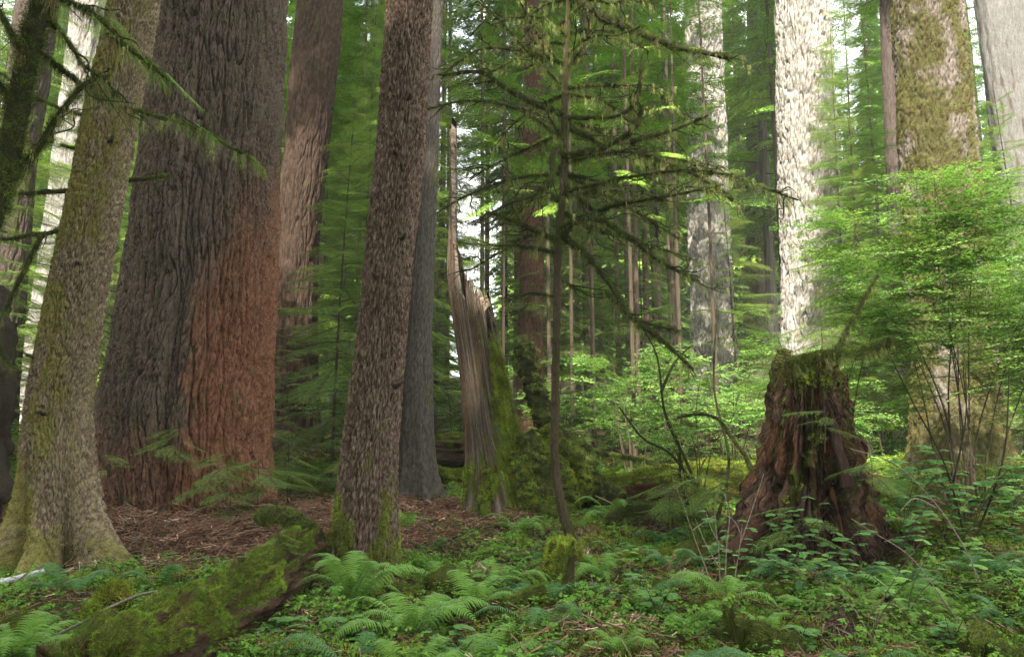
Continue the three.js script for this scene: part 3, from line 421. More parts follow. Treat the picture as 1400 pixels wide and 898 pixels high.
logThing({ name: 'moss_clump', category: 'moss mound', label: 'low green moss mound beside a fern at the leaning trunk side', a: gp(-3.5, -5.75, -0.05), b: gp(-3.4, -5.8, 0.18), r0: 0.17, r1: 0.1, woodC: [0.06, 0.05, 0.02], mossBias: 0.9, mossN: 800, seed: 18, size: 1.2 });

{ const r = rngOf(331), near = ['below the thick mossy log', 'beside the bright fern clump', 'under the slender crooked hemlock', 'among the clover', 'by the leafless pale shrub', 'in front of the rotten stump', 'on the leafy bank', 'beside the broken snag roots', 'next to the splintered stub', 'near the arching mossy root', 'under the arching cane', 'beside the dark low fern', 'between two lime fern fronds', 'behind the fern fountain', 'beneath the large drooping fern', 'at the left foot of the rotten stump', 'below the rust-orange log'];
  [[-3.6, -5.0], [-3.9, -6.2], [0.9, -8.1], [-0.5, -6.9], [1.2, -6.9], [2.2, -6.6], [4.5, -6.6], [0.6, -10.6], [0.0, -6.2], [1.9, -8.5], [3.0, -5.2], [0.5, -7.1], [1.6, -5.4], [-0.9, -7.3], [3.8, -6.2], [2.0, -7.4], [5.2, -6.9]].forEach(([x, z], i) => logThing({ name: 'moss_clump', category: 'moss mound', label: 'hummock of soft green moss ' + near[i], a: gp(x - 0.15, z + 0.1, -0.1), b: gp(x + 0.25, z - 0.1, -0.06 + 0.08 * r()), r0: 0.18 + 0.1 * r(), r1: 0.15, woodC: [0.06, 0.045, 0.025], mossBias: 0.5, mossN: 520, seed: 21 + i, size: 0.6, rough: 0.9, mossMat: i % 3 ? LEAF.midMoss : LEAF.darkMoss })); }
// limbs that carry moss: tube plus tufts and hanging strands
function mossyLimb(root, pts, r0, r1, seed, { fuzz = 1, hang = 1, name = 'limb', sides = 7 } = {}) {
  const g = tube(pts, r0, r1, sides, 0.35, seed, 0.05); g.setAttribute('moss', new THREE.Float32BufferAttribute(new Float32Array(g.attributes.position.count).fill(1), 1));
  const m = part(name, g, MAT.mossLimb, root), L = new THREE.CatmullRomCurve3(pts.map(p => p.isVector3 ? p : v3(...p))).getLength();
  if (fuzz) scatter('moss', [TUFT[seed % 3]], LEAF.darkMoss, g, m, Math.round(L * 70 * fuzz), seed + 9, 0.45 + r0 * 5, 0.4);
  if (hang) scatter('hanging_moss', [STRAND[seed % 3]], LEAF.lichen, g, m, Math.round(L * 26 * hang), seed + 19, 0.75, 0, 1);
  return m;
}
{ const o = thing('mossy_branch_stub', 'broken mossy branch stub jutting up beside the scaly brown trunk', 'branch', gp(-2.0, -7.9)); mossyLimb(o, [[0.25, -0.05, 0.1], [0.12, 0.22, 0.05], [-0.15, 0.42, 0], [-0.42, 0.46, 0], [-0.47, 0.38, 0]], 0.085, 0.07, 4, { fuzz: 4, hang: 0, sides: 10, name: 'branch' }); }
{ const o = thing('arched_root', 'low arching root thick with moss in front of the red-brown log', 'root', gp(1.45, -10.2)); mossyLimb(o, [[-0.25, -0.05, 0.1], [-0.2, 0.2, 0.05], [0.05, 0.3, 0], [0.5, 0.27, 0], [0.95, 0.2, -0.1]], 0.06, 0.05, 5, { fuzz: 8, hang: 1, sides: 9, name: 'root_wood' }); }
{ const o = thing('fallen_branch', 'thin fallen branch draped with hanging moss above the red-brown log', 'branch', gp(1.2, -12.9)); mossyLimb(o, [[-0.25, 1.05, 0], [0.1, 0.8, 0.1], [0.5, 0.72, 0], [0.95, 0.62, 0.1], [1.4, 0.4, 0], [1.9, 0.35, 0], [2.3, 0.2, 0]], 0.035, 0.03, 6, { fuzz: 6, hang: 3, name: 'branch' }); }
{ const o = thing('fallen_branch', 'mossy dead branch lying across the top of the rotten stump', 'branch', [3.05, 2.52, -7.95]); mossyLimb(o, [[-0.2, -0.02, 0.05], [0.15, 0.06, 0.05], [0.45, 0.1, 0], [0.85, 0.22, 0]], 0.06, 0.03, 7, { fuzz: 6, hang: 5, name: 'branch' }); mossyLimb(o, [[0.25, 0.02, -0.1], [0.4, 0.28, -0.15], [0.62, 0.62, -0.2], [0.85, 0.95, -0.25]], 0.035, 0.015, 8, { fuzz: 2, hang: 1.5, name: 'side_branch' }); }
{ const o = thing('fallen_branch', 'crooked dark dead branch poking out beside the rotten stump', 'branch', gp(2.5, -9.4)); mossyLimb(o, [[0.25, 1.0, 0], [0.1, 1.2, 0], [-0.05, 1.42, 0], [-0.3, 1.48, 0.05], [-0.55, 1.44, 0.05]], 0.027, 0.015, 9, { fuzz: 0.5, hang: 0, name: 'branch' }); mossyLimb(o, [[0.6, -0.1, 0], [0.4, 0.6, 0], [0.25, 1.0, 0]], 0.03, 0.028, 10, { fuzz: 1, hang: 0, name: 'branch_foot' }); }

function sideTwigs(limb, pts, r, perMetre, seed, hang = 26) { // fine crooked twigs along a limb, with strands of moss
  const cv = new THREE.CatmullRomCurve3(pts.map(p => p.isVector3 ? p : v3(...p))), L = cv.getLength(), all = [];
  for (let q = 0; q < Math.round(L * perMetre); q++) {
    const t = 0.15 + 0.85 * r(), o = cv.getPoint(t), tg = cv.getTangent(t), a = (r() - 0.5) * 2.6, len = (0.15 + 0.75 * r() * r()) * (1.25 - 0.5 * t), d = v3(tg.x * Math.cos(a) - tg.z * Math.sin(a), tg.y * 0.6 + (r() - 0.55) * 0.9, tg.x * Math.sin(a) + tg.z * Math.cos(a)).normalize();
    const at = (u, k) => v3(o.x + d.x * len * u + k * (r() - 0.5) * len, o.y + d.y * len * u - 0.1 * len * u * u + k * (r() - 0.5) * len, o.z + d.z * len * u + k * (r() - 0.5) * len);
    const mid = at(0.4, 0.2), g = tube([o, at(0.2, 0.12), mid, at(0.7, 0.2), at(1, 0.25)], 0.011, 0.003, 4); all.push(g);
    if (len > 0.35) all.push(tube([mid, at(0.6, 0.3), at(0.85, 0.6)], 0.006, 0.002, 4));
    part('side_twig', len > 0.35 ? mergeGeometries(all.slice(-2)) : g, MAT.mossLimb, limb);
  }
  if (!all.length) return;
  const g = mergeGeometries(all); g.setAttribute('moss', new THREE.Float32BufferAttribute(new Float32Array(g.attributes.position.count).fill(1), 1));
  scatter('hanging_moss', [STRAND[seed % 3]], LEAF.lichen, g, limb, Math.round(L * hang), seed + 71, 0.55, 0, 1);
}
{ // slender hemlock full of dead mossy limbs
  const base = 0.62, z = -9, path = [[0.68, 0.62, 0.14], [0.57, 0.95, 0.125], [0.49, 1.44, 0.112], [0.49, 2.09, 0.1], [0.52, 3.1, 0.096], [0.55, 4.06, 0.094], [0.62, 4.87, 0.09], [0.64, 5.89, 0.08], [0.69, 6.85, 0.07], [0.71, 7.14, 0.068], [0.75, 9, 0.02]];
  const { geo, bx } = trunkGeo({ base, z, path, top: 9.2, bark: SCALY(16, 0.018), nf: 40, nb: 12, dy: 0.03, fineTop: 7.5, flare: 0.3, flareH: 0.15, lump: 0.1, colorAt: plainBark([0.12, 0.085, 0.055], [0.25, 0.19, 0.12], 0.2, 6) });
  const root = thing('dead_limbed_hemlock', 'slender crooked hemlock bristling with bare moss-draped limbs', 'tree', [bx, base, z]);
  part('trunk', geo, MAT.scaly, root);
  // limbs in metres across (x) and up (y) at the trunk's distance, with their own reach towards or away (last number)
  const W = (x, y, dz) => v3(x - bx, y - base, dz);
  const limbs = [
    [[[0.61, 5.1], [1.1, 5.15], [1.42, 5.3], [1.47, 5.48]], 0.045, 0.6], [[[0.64, 5.5], [1.05, 5.38], [1.4, 5.25]], 0.04, -0.4], [[[1.42, 5.3], [1.9, 5.38], [2.3, 5.5]], 0.03, 0.3],
    [[[0.62, 5.65], [0.2, 5.75], [-0.15, 5.9], [-0.35, 6.0], [-0.8, 5.88]], 0.04, 0.5], [[[0.62, 5.3], [0.45, 5.55], [0.4, 5.72]], 0.025, 0.2], [[[0.6, 5.25], [0.48, 5.05], [0.46, 4.75], [0.33, 4.5], [0.05, 4.33]], 0.04, 0.7],
    [[[0.53, 4.08], [0.1, 4.18], [-0.22, 4.23]], 0.035, 0.6], [[[0.12, 4.18], [0.06, 4.3], [0.04, 4.42]], 0.025, 0.62], [[[0.53, 3.93], [0.05, 3.95], [-0.15, 3.9]], 0.025, 0.4],
    [[[0.58, 4.1], [0.75, 4.28], [0.95, 4.25], [1.3, 4.0], [1.6, 3.68], [2.0, 3.4]], 0.04, 0.8], [[[0.58, 4.15], [0.85, 3.85], [1.1, 3.45], [1.3, 3.05], [1.6, 2.75], [1.85, 2.45]], 0.04, 1.0], [[[1.1, 3.45], [1.4, 3.05], [1.75, 2.85]], 0.025, 0.9],
    [[[0.62, 4.63], [0.9, 4.6], [1.2, 4.58]], 0.025, 0.3], [[[0.64, 4.9], [1.0, 4.85], [1.25, 4.83]], 0.025, -0.3], [[[0.63, 4.75], [0.85, 4.5], [0.98, 4.35], [0.88, 4.1]], 0.03, 0.2],
    [[[0.64, 6.25], [0.4, 6.5], [0.2, 6.75], [0.1, 7.1]], 0.02, 0.3], [[[0.66, 6.55], [0.35, 6.65], [0.15, 6.7]], 0.018, -0.3], [[[0.64, 6.2], [0.9, 6.55], [0.95, 6.8]], 0.018, 0.2], [[[0.64, 6.0], [0.3, 6.25], [-0.1, 6.6], [-0.5, 7.0]], 0.018, 0.5],
    [[[0.72, 7.2], [1.1, 6.75], [1.55, 6.4], [1.95, 6.1], [2.4, 5.85]], 0.055, 1.0], [[[0.62, 5.9], [1.1, 5.9], [1.5, 5.7], [1.7, 5.95]], 0.022, -0.5], [[[0.63, 5.6], [1.3, 5.6], [1.5, 5.75], [1.52, 6.1]], 0.03, 0.2],
    [[[0.62, 4.4], [1.0, 4.3], [1.6, 4.2], [2.3, 4.05]], 0.02, -0.8], [[[0.62, 4.9], [1.5, 4.6], [2.2, 4.35]], 0.022, -1.0], [[[1.9, 5.0], [1.5, 5.1], [2.2, 4.7], [2.5, 4.4]], 0.03, 0.5], [[[0.6, 5.0], [0.2, 4.7], [-0.2, 4.55]], 0.018, -0.7], [[[0.55, 4.6], [0.1, 4.75], [-0.4, 4.7]], 0.018, -1.1], [[[0.6, 5.4], [0, 5.3], [-0.5, 5.2]], 0.018, -0.9],
    [[[0.65, 6.7], [1.2, 6.9], [1.8, 6.8]], 0.02, -0.6], [[[0.68, 6.9], [0.1, 6.6], [-0.5, 6.5]], 0.02, -0.8], [[[0.55, 3.6], [0.9, 3.5], [1.2, 3.55]], 0.012, -0.6], [[[0.53, 3.4], [0.2, 3.5], [-0.1, 3.45]], 0.012, -0.6]];
  const r = rngOf(44);
  for (let i = 0; i < 16; i++) { const y = 3.9 + 3.6 * (i + r()) / 16, sd = i % 2 ? 1 : -1, l = (0.7 + 1.3 * r()) * lerp(1.1, 0.8, (y - 3.9) / 3.6), x0 = spline(path, y, 0), up = (r() - 0.35) * 0.35; limbs.push([[[x0, y], [x0 + sd * l * 0.35, y + 0.1 * r() + up * 0.5 * l], [x0 + sd * l * 0.7, y + up * l - 0.08], [x0 + sd * l, y + up * l - 0.25 * l * r() - 0.1]], 0.014 + 0.012 * r(), (r() - 0.5) * 2.2 * l]); }
  limbs.forEach(([p, w, dz], i) => {
    const pts = p.map(([x, y], k) => W(x, y, dz * k / (p.length - 1) + (r() - 0.5) * 0.06));
    const limb = mossyLimb(root, pts, w * 1.15, w * 0.42, i + 3, { fuzz: 1.6, hang: 0.8 });
    sideTwigs(limb, pts, r, 8, i, 13);
  });
}

{ // near tree at the edge, only crooked mossy limbs reach into view
  const base = groundY(-3.6, -5.5), root = thing('crooked_maple', 'close dark crooked trunk with mossy drooping limbs beside the leaning trunk', 'tree', [-3.6, base, -5.5]);
  const W = (x, y, z = 0) => v3(x + 3.6, y - base, z), r = rngOf(66);
  mossyLimb(root, [W(-4.3, 0.1), W(-4.25, 1.4), W(-4.1, 2.6), W(-3.78, 3.27), W(-3.7, 3.74), W(-3.66, 4.05), W(-3.64, 4.34), W(-3.6, 4.69), W(-3.56, 5.1), W(-3.4, 6.5, 0.4), W(-3.5, 8.5, 0.9)], 0.12, 0.04, 3, { name: 'trunk', fuzz: 3, hang: 0.3, sides: 12 });
  const ls = [[[W(-3.72, 3.45), W(-3.54, 3.85, -0.1), W(-3.41, 4.11, -0.1), W(-3.24, 4.4, -0.15), W(-3.1, 4.48, -0.2)], 0.035], [[W(-3.55, 5.05, 0.1), W(-3.25, 4.86, 0.2), W(-3.03, 4.74, 0.2), W(-2.82, 4.52, 0.2), W(-2.6, 4.36, 0.2), W(-2.43, 4.21, 0.2)], 0.026], [[W(-3.58, 4.91, -0.05), W(-3.37, 4.68, -0.1), W(-3.26, 4.51, -0.1), W(-3.07, 4.38, -0.1), W(-2.98, 4.25, -0.1)], 0.016], [[W(-3.66, 4.1), W(-3.79, 4.3, 0.1), W(-4.0, 4.25, 0.1)], 0.03], [[W(-3.62, 4.5, 0.05), W(-3.75, 4.75, 0.1), W(-3.9, 4.95, 0.1)], 0.03], [[W(-3.6, 4.6, 0), W(-3.3, 4.45, -0.6), W(-2.9, 4.5, -1.2), W(-2.5, 4.4, -1.8)], 0.02]];
  ls.forEach(([p, w], i) => sideTwigs(mossyLimb(root, p, w, w * 0.4, i + 41, { fuzz: 2.5, hang: 1.5 }), p, r, 3, i, 20));
  const mats = [], spots = [[-2.5, 4.3, 0.25, 0.0], [-2.75, 4.5, 0.2, 0.4], [-3.1, 4.8, 0.15, -0.3], [-2.9, 4.55, -1.2, 0.2], [-2.55, 4.45, -1.7, 0.6], [-3.2, 5.0, -0.2, 0.9], [-3.5, 5.2, 0.3, -0.6], [-3.3, 5.05, -0.6, 0.3], [-3.6, 4.9, -0.5, 2.6], [-3.7, 4.6, 0.1, 2.9]];
  for (const [x, y, z, a] of spots) { Q.setFromEuler(new THREE.Euler(0.2 * (r() - 0.5), a, -0.5 - 0.3 * r(), 'YZX')); mats.push(mat4(W(x, y, z), Q, 0.15 + 0.1 * r())); }
  instanced('foliage', FINE[1].leaf, LEAF.hemlock, mats, root); instanced('branchwood', FINE[1].wood, MAT.canopyWood, mats, root);
}
{ // bare limbs of the leaning trunk
  const o = scene.getObjectByName('mossy_spruce'), b = o.position, W = (x, y, z) => v3(x - b.x, y - b.y, z - b.z), r = rngOf(67);
  const ls = [[[W(-4.72, 4.5, -8.45), W(-5.19, 4.42, -8.3), W(-5.59, 4.35, -8.2), W(-5.98, 4.27, -8.1)], 0.03], [[W(-4.75, 4.1, -8.35), W(-5.01, 3.95, -8.25), W(-5.15, 3.92, -8.2), W(-5.4, 3.87, -8.2), W(-5.79, 3.89, -8.2)], 0.03], [[W(-5.06, 3.92, -8.22), W(-5.19, 3.56, -8.2), W(-5.35, 3.13, -8.2), W(-5.43, 2.89, -8.2), W(-5.32, 2.58, -8.2), W(-5.13, 2.43, -8.2)], 0.027], [[W(-4.75, 4.93, -8.4), W(-5.0, 4.97, -8.3)], 0.03], [[W(-4.5, 4.67, -8.6), W(-4.25, 4.72, -8.7), W(-4.0, 4.8, -8.8)], 0.03], [[W(-4.6, 5.3, -8.4), W(-5.1, 5.4, -8.2), W(-5.6, 5.7, -8.0)], 0.02]];
  ls.forEach(([p, w], i) => sideTwigs(mossyLimb(o, p, w, w * 0.5, i + 51, { fuzz: 2, hang: 0.3 }), p, r, 1.5, i, 4));
}
for (const [host, list] of [['mossy_spruce', [[1.2, 3.2, 0.3], [2.3, 2.2, 0.3], [0.9, 4.6, 0.29], [1.9, 5.2, 0.28], [1.5, 1.6, 0.32]]], ['hemlock_tree', [[1.3, 2.2, 0.25], [1.9, 3.0, 0.24], [1.0, 3.4, 0.24], [1.6, 4.3, 0.25], [2.2, 1.5, 0.27], [0.7, 1.9, 0.26], [1.7, 5.5, 0.25], [1.2, 4.9, 0.25], [2.0, 0.9, 0.3]]]]) { // snapped-off branch stubs and knots
  const o = scene.getObjectByName(host), P = host === 'mossy_spruce' ? [[-4.7, 0.36], [-4.87, 2.06], [-4.73, 3.93], [-4.42, 6.83]] : [[-1.47, 0.4], [-1.33, 2.86], [-1.2, 4.67], [-1.13, 6.52]];
  list.forEach(([a, h, r], i) => { const c = spline(P.map(q => [q[0], q[1], 0]), h + o.position.y, 0) - o.position.x, l = 0.05 + 0.03 * (i % 3), d = v3(Math.cos(a), 0.25, Math.sin(a)); part('branch_stub', tube([v3(c + d.x * (r - 0.04), h, d.z * (r - 0.04)), v3(c + d.x * (r + l * 0.5), h + 0.01, d.z * (r + l * 0.5)), v3(c + d.x * (r + l), h + l * 0.3, d.z * (r + l))], 0.03, 0.016, 7, 0.6, i), MAT.limb, o); });
}
{ // dark sinuous root trunk at the edge behind
  const o = thing('curving_root', 'dark bare root curving down to the ground behind the leaning trunk', 'root', gp(-6.1, -9.5)); const b = o.position, W = (x, y, z) => v3(x - b.x, y - b.y, z - b.z);
  part('root_wood', tube([W(-6.5, 3.6, -9.7), W(-6.3, 2.92, -9.5), W(-6.12, 2.29, -9.5), W(-6.2, 1.77, -9.5), W(-6.0, 1.3, -9.4), W(-5.6, 0.95, -9.4), W(-5.2, 0.6, -9.4)], 0.17, 0.09, 12, 0.4, 3, 0.04), MAT.limb, o);
  part('root_wood', tube([W(-6.35, 3.2, -9.6), W(-6.4, 2.0, -9.7), W(-6.5, 0.6, -9.7)], 0.2, 0.3, 12, 0.4, 5, 0.06), MAT.limb, o);
}

// ───────────── understory hemlocks, background and canopy conifers ─────────────
function proto(name, label, group, { h, r0, y0, len, n, seed, set, mat, cone = 0.75, tilt = 0.1, dark, light, moss = -0.2, lean = 0.2 }) {
  const path = [[0, 0, r0], [lean * 0.1, h * 0.3, r0 * 0.78], [lean * 0.4, h * 0.6, r0 * 0.5], [lean, h, r0 * 0.12]];
  const { geo } = trunkGeo({ base: 0, z: 0, path, top: h, bark: SCALY(6 / Math.max(0.3, r0 * 2), r0 * 0.08), nf: 22, nb: 14, dy: h / 70, fineTop: h, flare: 0.3, seed, lump: 0.08, colorAt: plainBark(dark, light, moss) });
  const root = thing(name, label, 'tree', [0, 0, 0], group); part('trunk', geo, MAT.scaly, root);
  crownOn(root, { y0, y1: h * 0.98, len, n, seed, set, mat, cone, tilt, ox: lean });
  return root;
}
const marks = [['giant fir', -4.8, -12], ['leaning trunk', -4.7, -8.5], ['scaly trunk', -1.4, -8], ['reddish-grey fir', -5.2, -19], ['dark flared trunk', -1.6, -13.5], ['broken snag', -0.3, -11.5], ['red cedar', 0.55, -22], ['dead-limbed hemlock', 0.6, -9], ['gold-lichened trunk', 6.4, -25], ['white-plated trunk', 8.5, -22], ['shaggy trunk', 7, -12.5], ['bleached trunk', 11, -16], ['shadowed trunk', -9.2, -14], ['greyish trunk', -14.2, -24], ['rotten stump', 3, -8.1], ['red-brown log', 2.2, -12], ['slim dark trunk', 13.6, -27]];
const said = new Set();
function near(what, x, z) { // a label by the two landmarks closest to the spot, told apart from those already used
  const m = marks.map(([n, a, b]) => [n, Math.hypot(x - a, z - b)]).sort((p, q) => p[1] - q[1]).map(q => q[0]);
  for (const [a, b] of [[0, 1], [0, 2], [1, 2], [0, 3], [1, 3]]) { const l = `${what} near the ${m[a]} and the ${m[b]}`; if (!said.has(l)) { said.add(l); return l; } }
  return `${what} near the ${m[0]} and the ${m[1]}`;
}
function plant(protos, list, labels, group, own) { const used = new Set(); list.forEach(([x, z, k, s, turn], i) => { const p = protos[k], at = gp(x, z, -0.1), lb = own && own[k] ? near(own[k], x, z) : labels[k]; if (!used.has(k)) { used.add(k); p.position.set(...at); p.rotation.y = turn; p.scale.setScalar(s); p.userData.label = lb; } else copyOf(p, at, turn, s, lb, p.userData.group); }); }
const dk = [0.09, 0.065, 0.05], lt = [0.2, 0.155, 0.125];
{
  const G = 'young hemlocks of the understory', lab = ['young hemlock with tiers of lacy green sprays among the big trunks', 'tall thin understory hemlock with long lacy drooping branches', 'short bushy hemlock sapling with soft green sprays'];
  const P = [proto('young_hemlock', lab[0], G, { h: 7.5, r0: 0.07, y0: 0.9, len: 1.65, n: 100, seed: 301, set: FINE, mat: LEAF.hemlock, cone: 0.8, dark: dk, light: lt, moss: 0 }), proto('young_hemlock', lab[1], G, { h: 13, r0: 0.11, y0: 1.8, len: 1.95, n: 150, seed: 302, set: FINE, mat: LEAF.hemlock, dark: dk, light: lt, moss: 0 }), proto('hemlock_sapling', lab[2], G, { h: 3.2, r0: 0.03, y0: 0.25, len: 0.95, n: 60, seed: 303, set: FINE, mat: LEAF.hemlock, dark: dk, light: lt })];
  plant(P, [[-3.2, -14.2, 0, 1, 0.3], [-3.3, -17.2, 1, 0.85, 1.2], [-2.9, -17.6, 1, 0.9, 2], [-1.7, -17.5, 1, 0.9, 0.7], [-8.6, -12.2, 0, 1, 0.4], [-8.0, -15, 1, 0.9, 1], [-7.4, -12.6, 2, 1.3, 2], [-10.5, -14.5, 1, 1, 3], [-6.4, -15.4, 0, 1.1, 1], [3.7, -22, 0, 1.1, 2], [7.9, -17.6, 1, 0.9, 0.3], [8.8, -15.8, 0, 1.15, 1.7], [9.6, -14.4, 0, 1, 2.7], [10.6, -18, 1, 1, 0.9], [2.2, -23.5, 1, 1, 3.3], [-6, -22, 1, 1.1, 5], [-9, -20, 1, 1.1, 6], [-12, -18, 1, 1.2, 0], [12.5, -21, 1, 1.1, 2], [0.9, -15.6, 2, 1.1, 3], [-2.6, -12.9, 2, 0.8, 1.5], [-11, -11, 0, 1.1, 2.2], [-3.6, -12.9, 2, 0.9, 0], [10.2, -12.6, 0, 1, 0.8], [-2.2, -15.6, 1, 0.85, 2.6], [0.9, -22.5, 1, 1.1, 1.3], [-3.2, -22.5, 1, 1.2, 0.1], [-13, -14, 0, 1.2, 3], [-7.3, -18.2, 0, 1.3, 2.1], [9.0, -21, 1, 0.9, 5.1], [11.8, -15.5, 1, 0.9, 1.1], [7.0, -24.5, 0, 1.3, 3], [10.4, -24, 0, 1.4, 4]], lab, G, ['young hemlock with lacy tiers', 'tall thin hemlock', 'short bushy hemlock sapling']);
}
{
  const G = 'conifers of the background forest', lab = ['distant brown conifer trunk with green branches in the forest behind', 'distant grey conifer with dense layered branches in the forest behind', 'distant mossy conifer with branches almost to the ground', 'distant tall slim conifer with feathery crown', 'slender bare-stemmed conifer pole with thin high crown'];
  const P = [proto('background_conifer', lab[0], G, { h: 36, r0: 0.38, y0: 10, len: 3.6, n: 120, seed: 311, set: COARSE, mat: LEAF.far, dark: [0.12, 0.07, 0.05], light: [0.26, 0.18, 0.14] }), proto('background_conifer', lab[1], G, { h: 40, r0: 0.45, y0: 6, len: 4, n: 130, seed: 312, set: COARSE, mat: LEAF.far, dark: [0.16, 0.13, 0.11], light: [0.34, 0.29, 0.25] }), proto('background_conifer', lab[2], G, { h: 28, r0: 0.3, y0: 2, len: 3.3, n: 110, seed: 313, set: COARSE, mat: LEAF.far, dark: dk, light: lt, moss: 0.25 }), proto('background_conifer', lab[3], G, { h: 34, r0: 0.24, y0: 12, len: 2.8, n: 110, seed: 314, set: COARSE, mat: LEAF.far, dark: dk, light: lt }), proto('slender_conifer', lab[4], 'slender poles in the middle distance', { h: 19, r0: 0.13, y0: 7, len: 1.5, n: 38, seed: 315, set: COARSE, mat: LEAF.far, dark: [0.12, 0.085, 0.06], light: [0.24, 0.18, 0.13] })];
  const list = [[-0.85, -26, 3, 0.9, 1], [-0.28, -30, 2, 1, 2], [2.9, -30, 0, 0.7, 3], [4.2, -37, 1, 0.8, 4], [4.1, -27.5, 3, 0.9, 5], [6.1, -33, 0, 0.9, 0], [-3.1, -34, 1, 0.8, 1], [-6.8, -27, 3, 0.9, 2], [-7.9, -32, 2, 0.9, 3], [-8.9, -39, 1, 1, 4], [1.4, -24.5, 4, 1.5, 2], [2.2, -26, 4, 1.6, 1], [3.4, -25, 4, 1.6, 3], [4.9, -24, 4, 1.4, 4], [-2.0, -24, 4, 1.5, 5], [-6.1, -24, 3, 0.7, 0.4], [-5.7, -30, 0, 0.8, 0.8], [0.2, -34, 0, 0.9, 2.8], [5.2, -30, 0, 0.8, 3.4], [-10.5, -27, 0, 0.9, 4.2], [10.2, -29, 3, 1, 1.9], [1.3, -17, 4, 0.8, 2], [2.0, -19.3, 4, 1.1, 0.2], [2.75, -17.8, 4, 0.9, 1.2], [3.3, -20.5, 4, 1.15, 3.1], [4.0, -18.6, 4, 0.85, 4.4], [4.5, -21.5, 4, 1.3, 5], [-0.75, -19.5, 4, 1.1, 0.9], [-0.2, -17.2, 4, 0.8, 2.2], [-4.4, -22, 4, 1.2, 1.6], [-3.6, -20.5, 4, 1, 3.6], [0.95, -20, 4, 1, 5.3], [5.1, -19.6, 4, 0.9, 1.1]], r = rngOf(99);
  for (let i = 0; i < 62; i++) { const d = 28 + 62 * Math.pow((i + r()) / 62, 1.1), u = ((i * 0.61803) % 1) * 1.9 - 0.95, x = u * d * 0.85; if ((d < 45 && Math.abs(x / d - 0.25) < 0.04) || Math.abs(x / d + 0.055) < 0.04) continue; list.push([x, -d, Math.floor(r() * 4), 0.8 + 0.5 * r(), r() * 6.28]); }
  plant(P, list, lab, G, [0, 1, 2, 3, 4].map(k => k === 4 ? 'slender bare conifer pole' : null));
}
{ // trees behind and beside the viewer that shade the near ground
  const G = 'tall conifers around the viewpoint', lab = ['tall broad conifer behind the viewpoint shading the near floor', 'tall narrow conifer beside the viewpoint shading the near floor'];
  const P = [proto('canopy_conifer', lab[0], G, { h: 34, r0: 0.5, y0: 9, len: 6, n: 150, seed: 321, set: COARSE, mat: LEAF.far, cone: 0.55, dark: dk, light: lt }), proto('canopy_conifer', lab[1], G, { h: 30, r0: 0.4, y0: 8, len: 4.6, n: 130, seed: 322, set: COARSE, mat: LEAF.far, cone: 0.55, dark: dk, light: lt })];
  plant(P, [[-9.5, 3.2, 0, 0.86, 0], [-6.6, 1.6, 1, 0.85, 0.7], [-3, 3, 0, 0.58, 1], [0.8, 3.5, 0, 0.47, 2], [4.4, 3.2, 1, 0.46, 2.2], [-11, 9, 0, 0.8, 3], [-5.5, 9.5, 0, 0.8, 4], [-1.5, 9.5, 0, 0.68, 5], [-13, 17, 0, 1.05, 0.5], [-7.5, 17.5, 1, 1.1, 1.5], [-3.5, 18, 0, 0.92, 2.5], [-15, 3, 1, 0.8, 3.2]], lab, G);
}

// ───────────── shrubs ─────────────
function shrub(name, label, group, [x, z], { h, spread, stems, sprays, set, mat, seed, size, flat = 0.25, from = 0.4, stemMat = MAT.stem, lean = [0, 0], dir = null, r0 = 0.014 }) {
  const r = rngOf(seed), root = thing(name, label, 'shrub', gp(x, z, -0.04), group), tips = [];
  for (let i = 0; i < stems; i++) {
    const a = r() * 6.283, q = spread * (0.25 + 0.75 * r()), hh = h * (0.6 + 0.4 * r()), ex = Math.cos(a) * q + lean[0], ez = Math.sin(a) * q + lean[1];
    const pts = [v3(Math.cos(a) * 0.1 * spread, 0, Math.sin(a) * 0.1 * spread), v3(ex * 0.25 + (r() - 0.5) * 0.25, hh * 0.35, ez * 0.25 + (r() - 0.5) * 0.25), v3(ex * 0.6 + (r() - 0.5) * 0.3, hh * 0.72, ez * 0.6), v3(ex, hh, ez)];
    part('stem', tube(pts, r0 * (0.7 + 0.6 * r()), 0.003, 5, 0.2, i, 0.12), stemMat, root); tips.push(new THREE.CatmullRomCurve3(pts));
  }
  const mats = set.map(() => []), cols = set.map(() => []);
  for (let i = 0; i < sprays; i++) {
    const c = tips[i % stems], t = from + (1 - from) * Math.sqrt(r()), p = c.getPoint(t), a = Math.atan2(-(p.z - lean[1] * t), p.x - lean[0] * t) + (r() - 0.5) * 3.4, k = Math.floor(r() * set.length), s = size * (0.6 + 0.7 * r());
    Q.setFromEuler(new THREE.Euler((r() - 0.5) * flat * 3, a, (r() - 0.4) * flat * 2, 'YZX')); mats[k].push(mat4(p, Q, s)); const tn = 0.75 + 0.5 * r(); cols[k].push(color(tn * (0.85 + 0.35 * r()), tn, tn * 0.9));
  }
  set.forEach((g, k) => { if (mats[k].length) { instanced('foliage', g.leaf, mat, mats[k], root, cols[k]); instanced('twigs', g.wood, stemMat, mats[k], root); } });
  return root;
}
shrub('huckleberry_shrub', 'large airy huckleberry shrub with tiny bright leaves before the shaggy mossy trunk', null, [5.2, -9.2], { h: 4.1, spread: 1.45, stems: 14, sprays: 680, set: SPRAY, mat: LEAF.shrub, seed: 401, size: 0.68, from: 0.42, r0: 0.013 });
shrub('huckleberry_shrub', 'tall bright green huckleberry shrub at the foot of the bleached dead trunk', null, [7.0, -9.4], { h: 4.2, spread: 1.3, stems: 12, sprays: 620, set: SPRAY, mat: LEAF.shrub, seed: 402, size: 0.62, from: 0.35, r0: 0.018 });
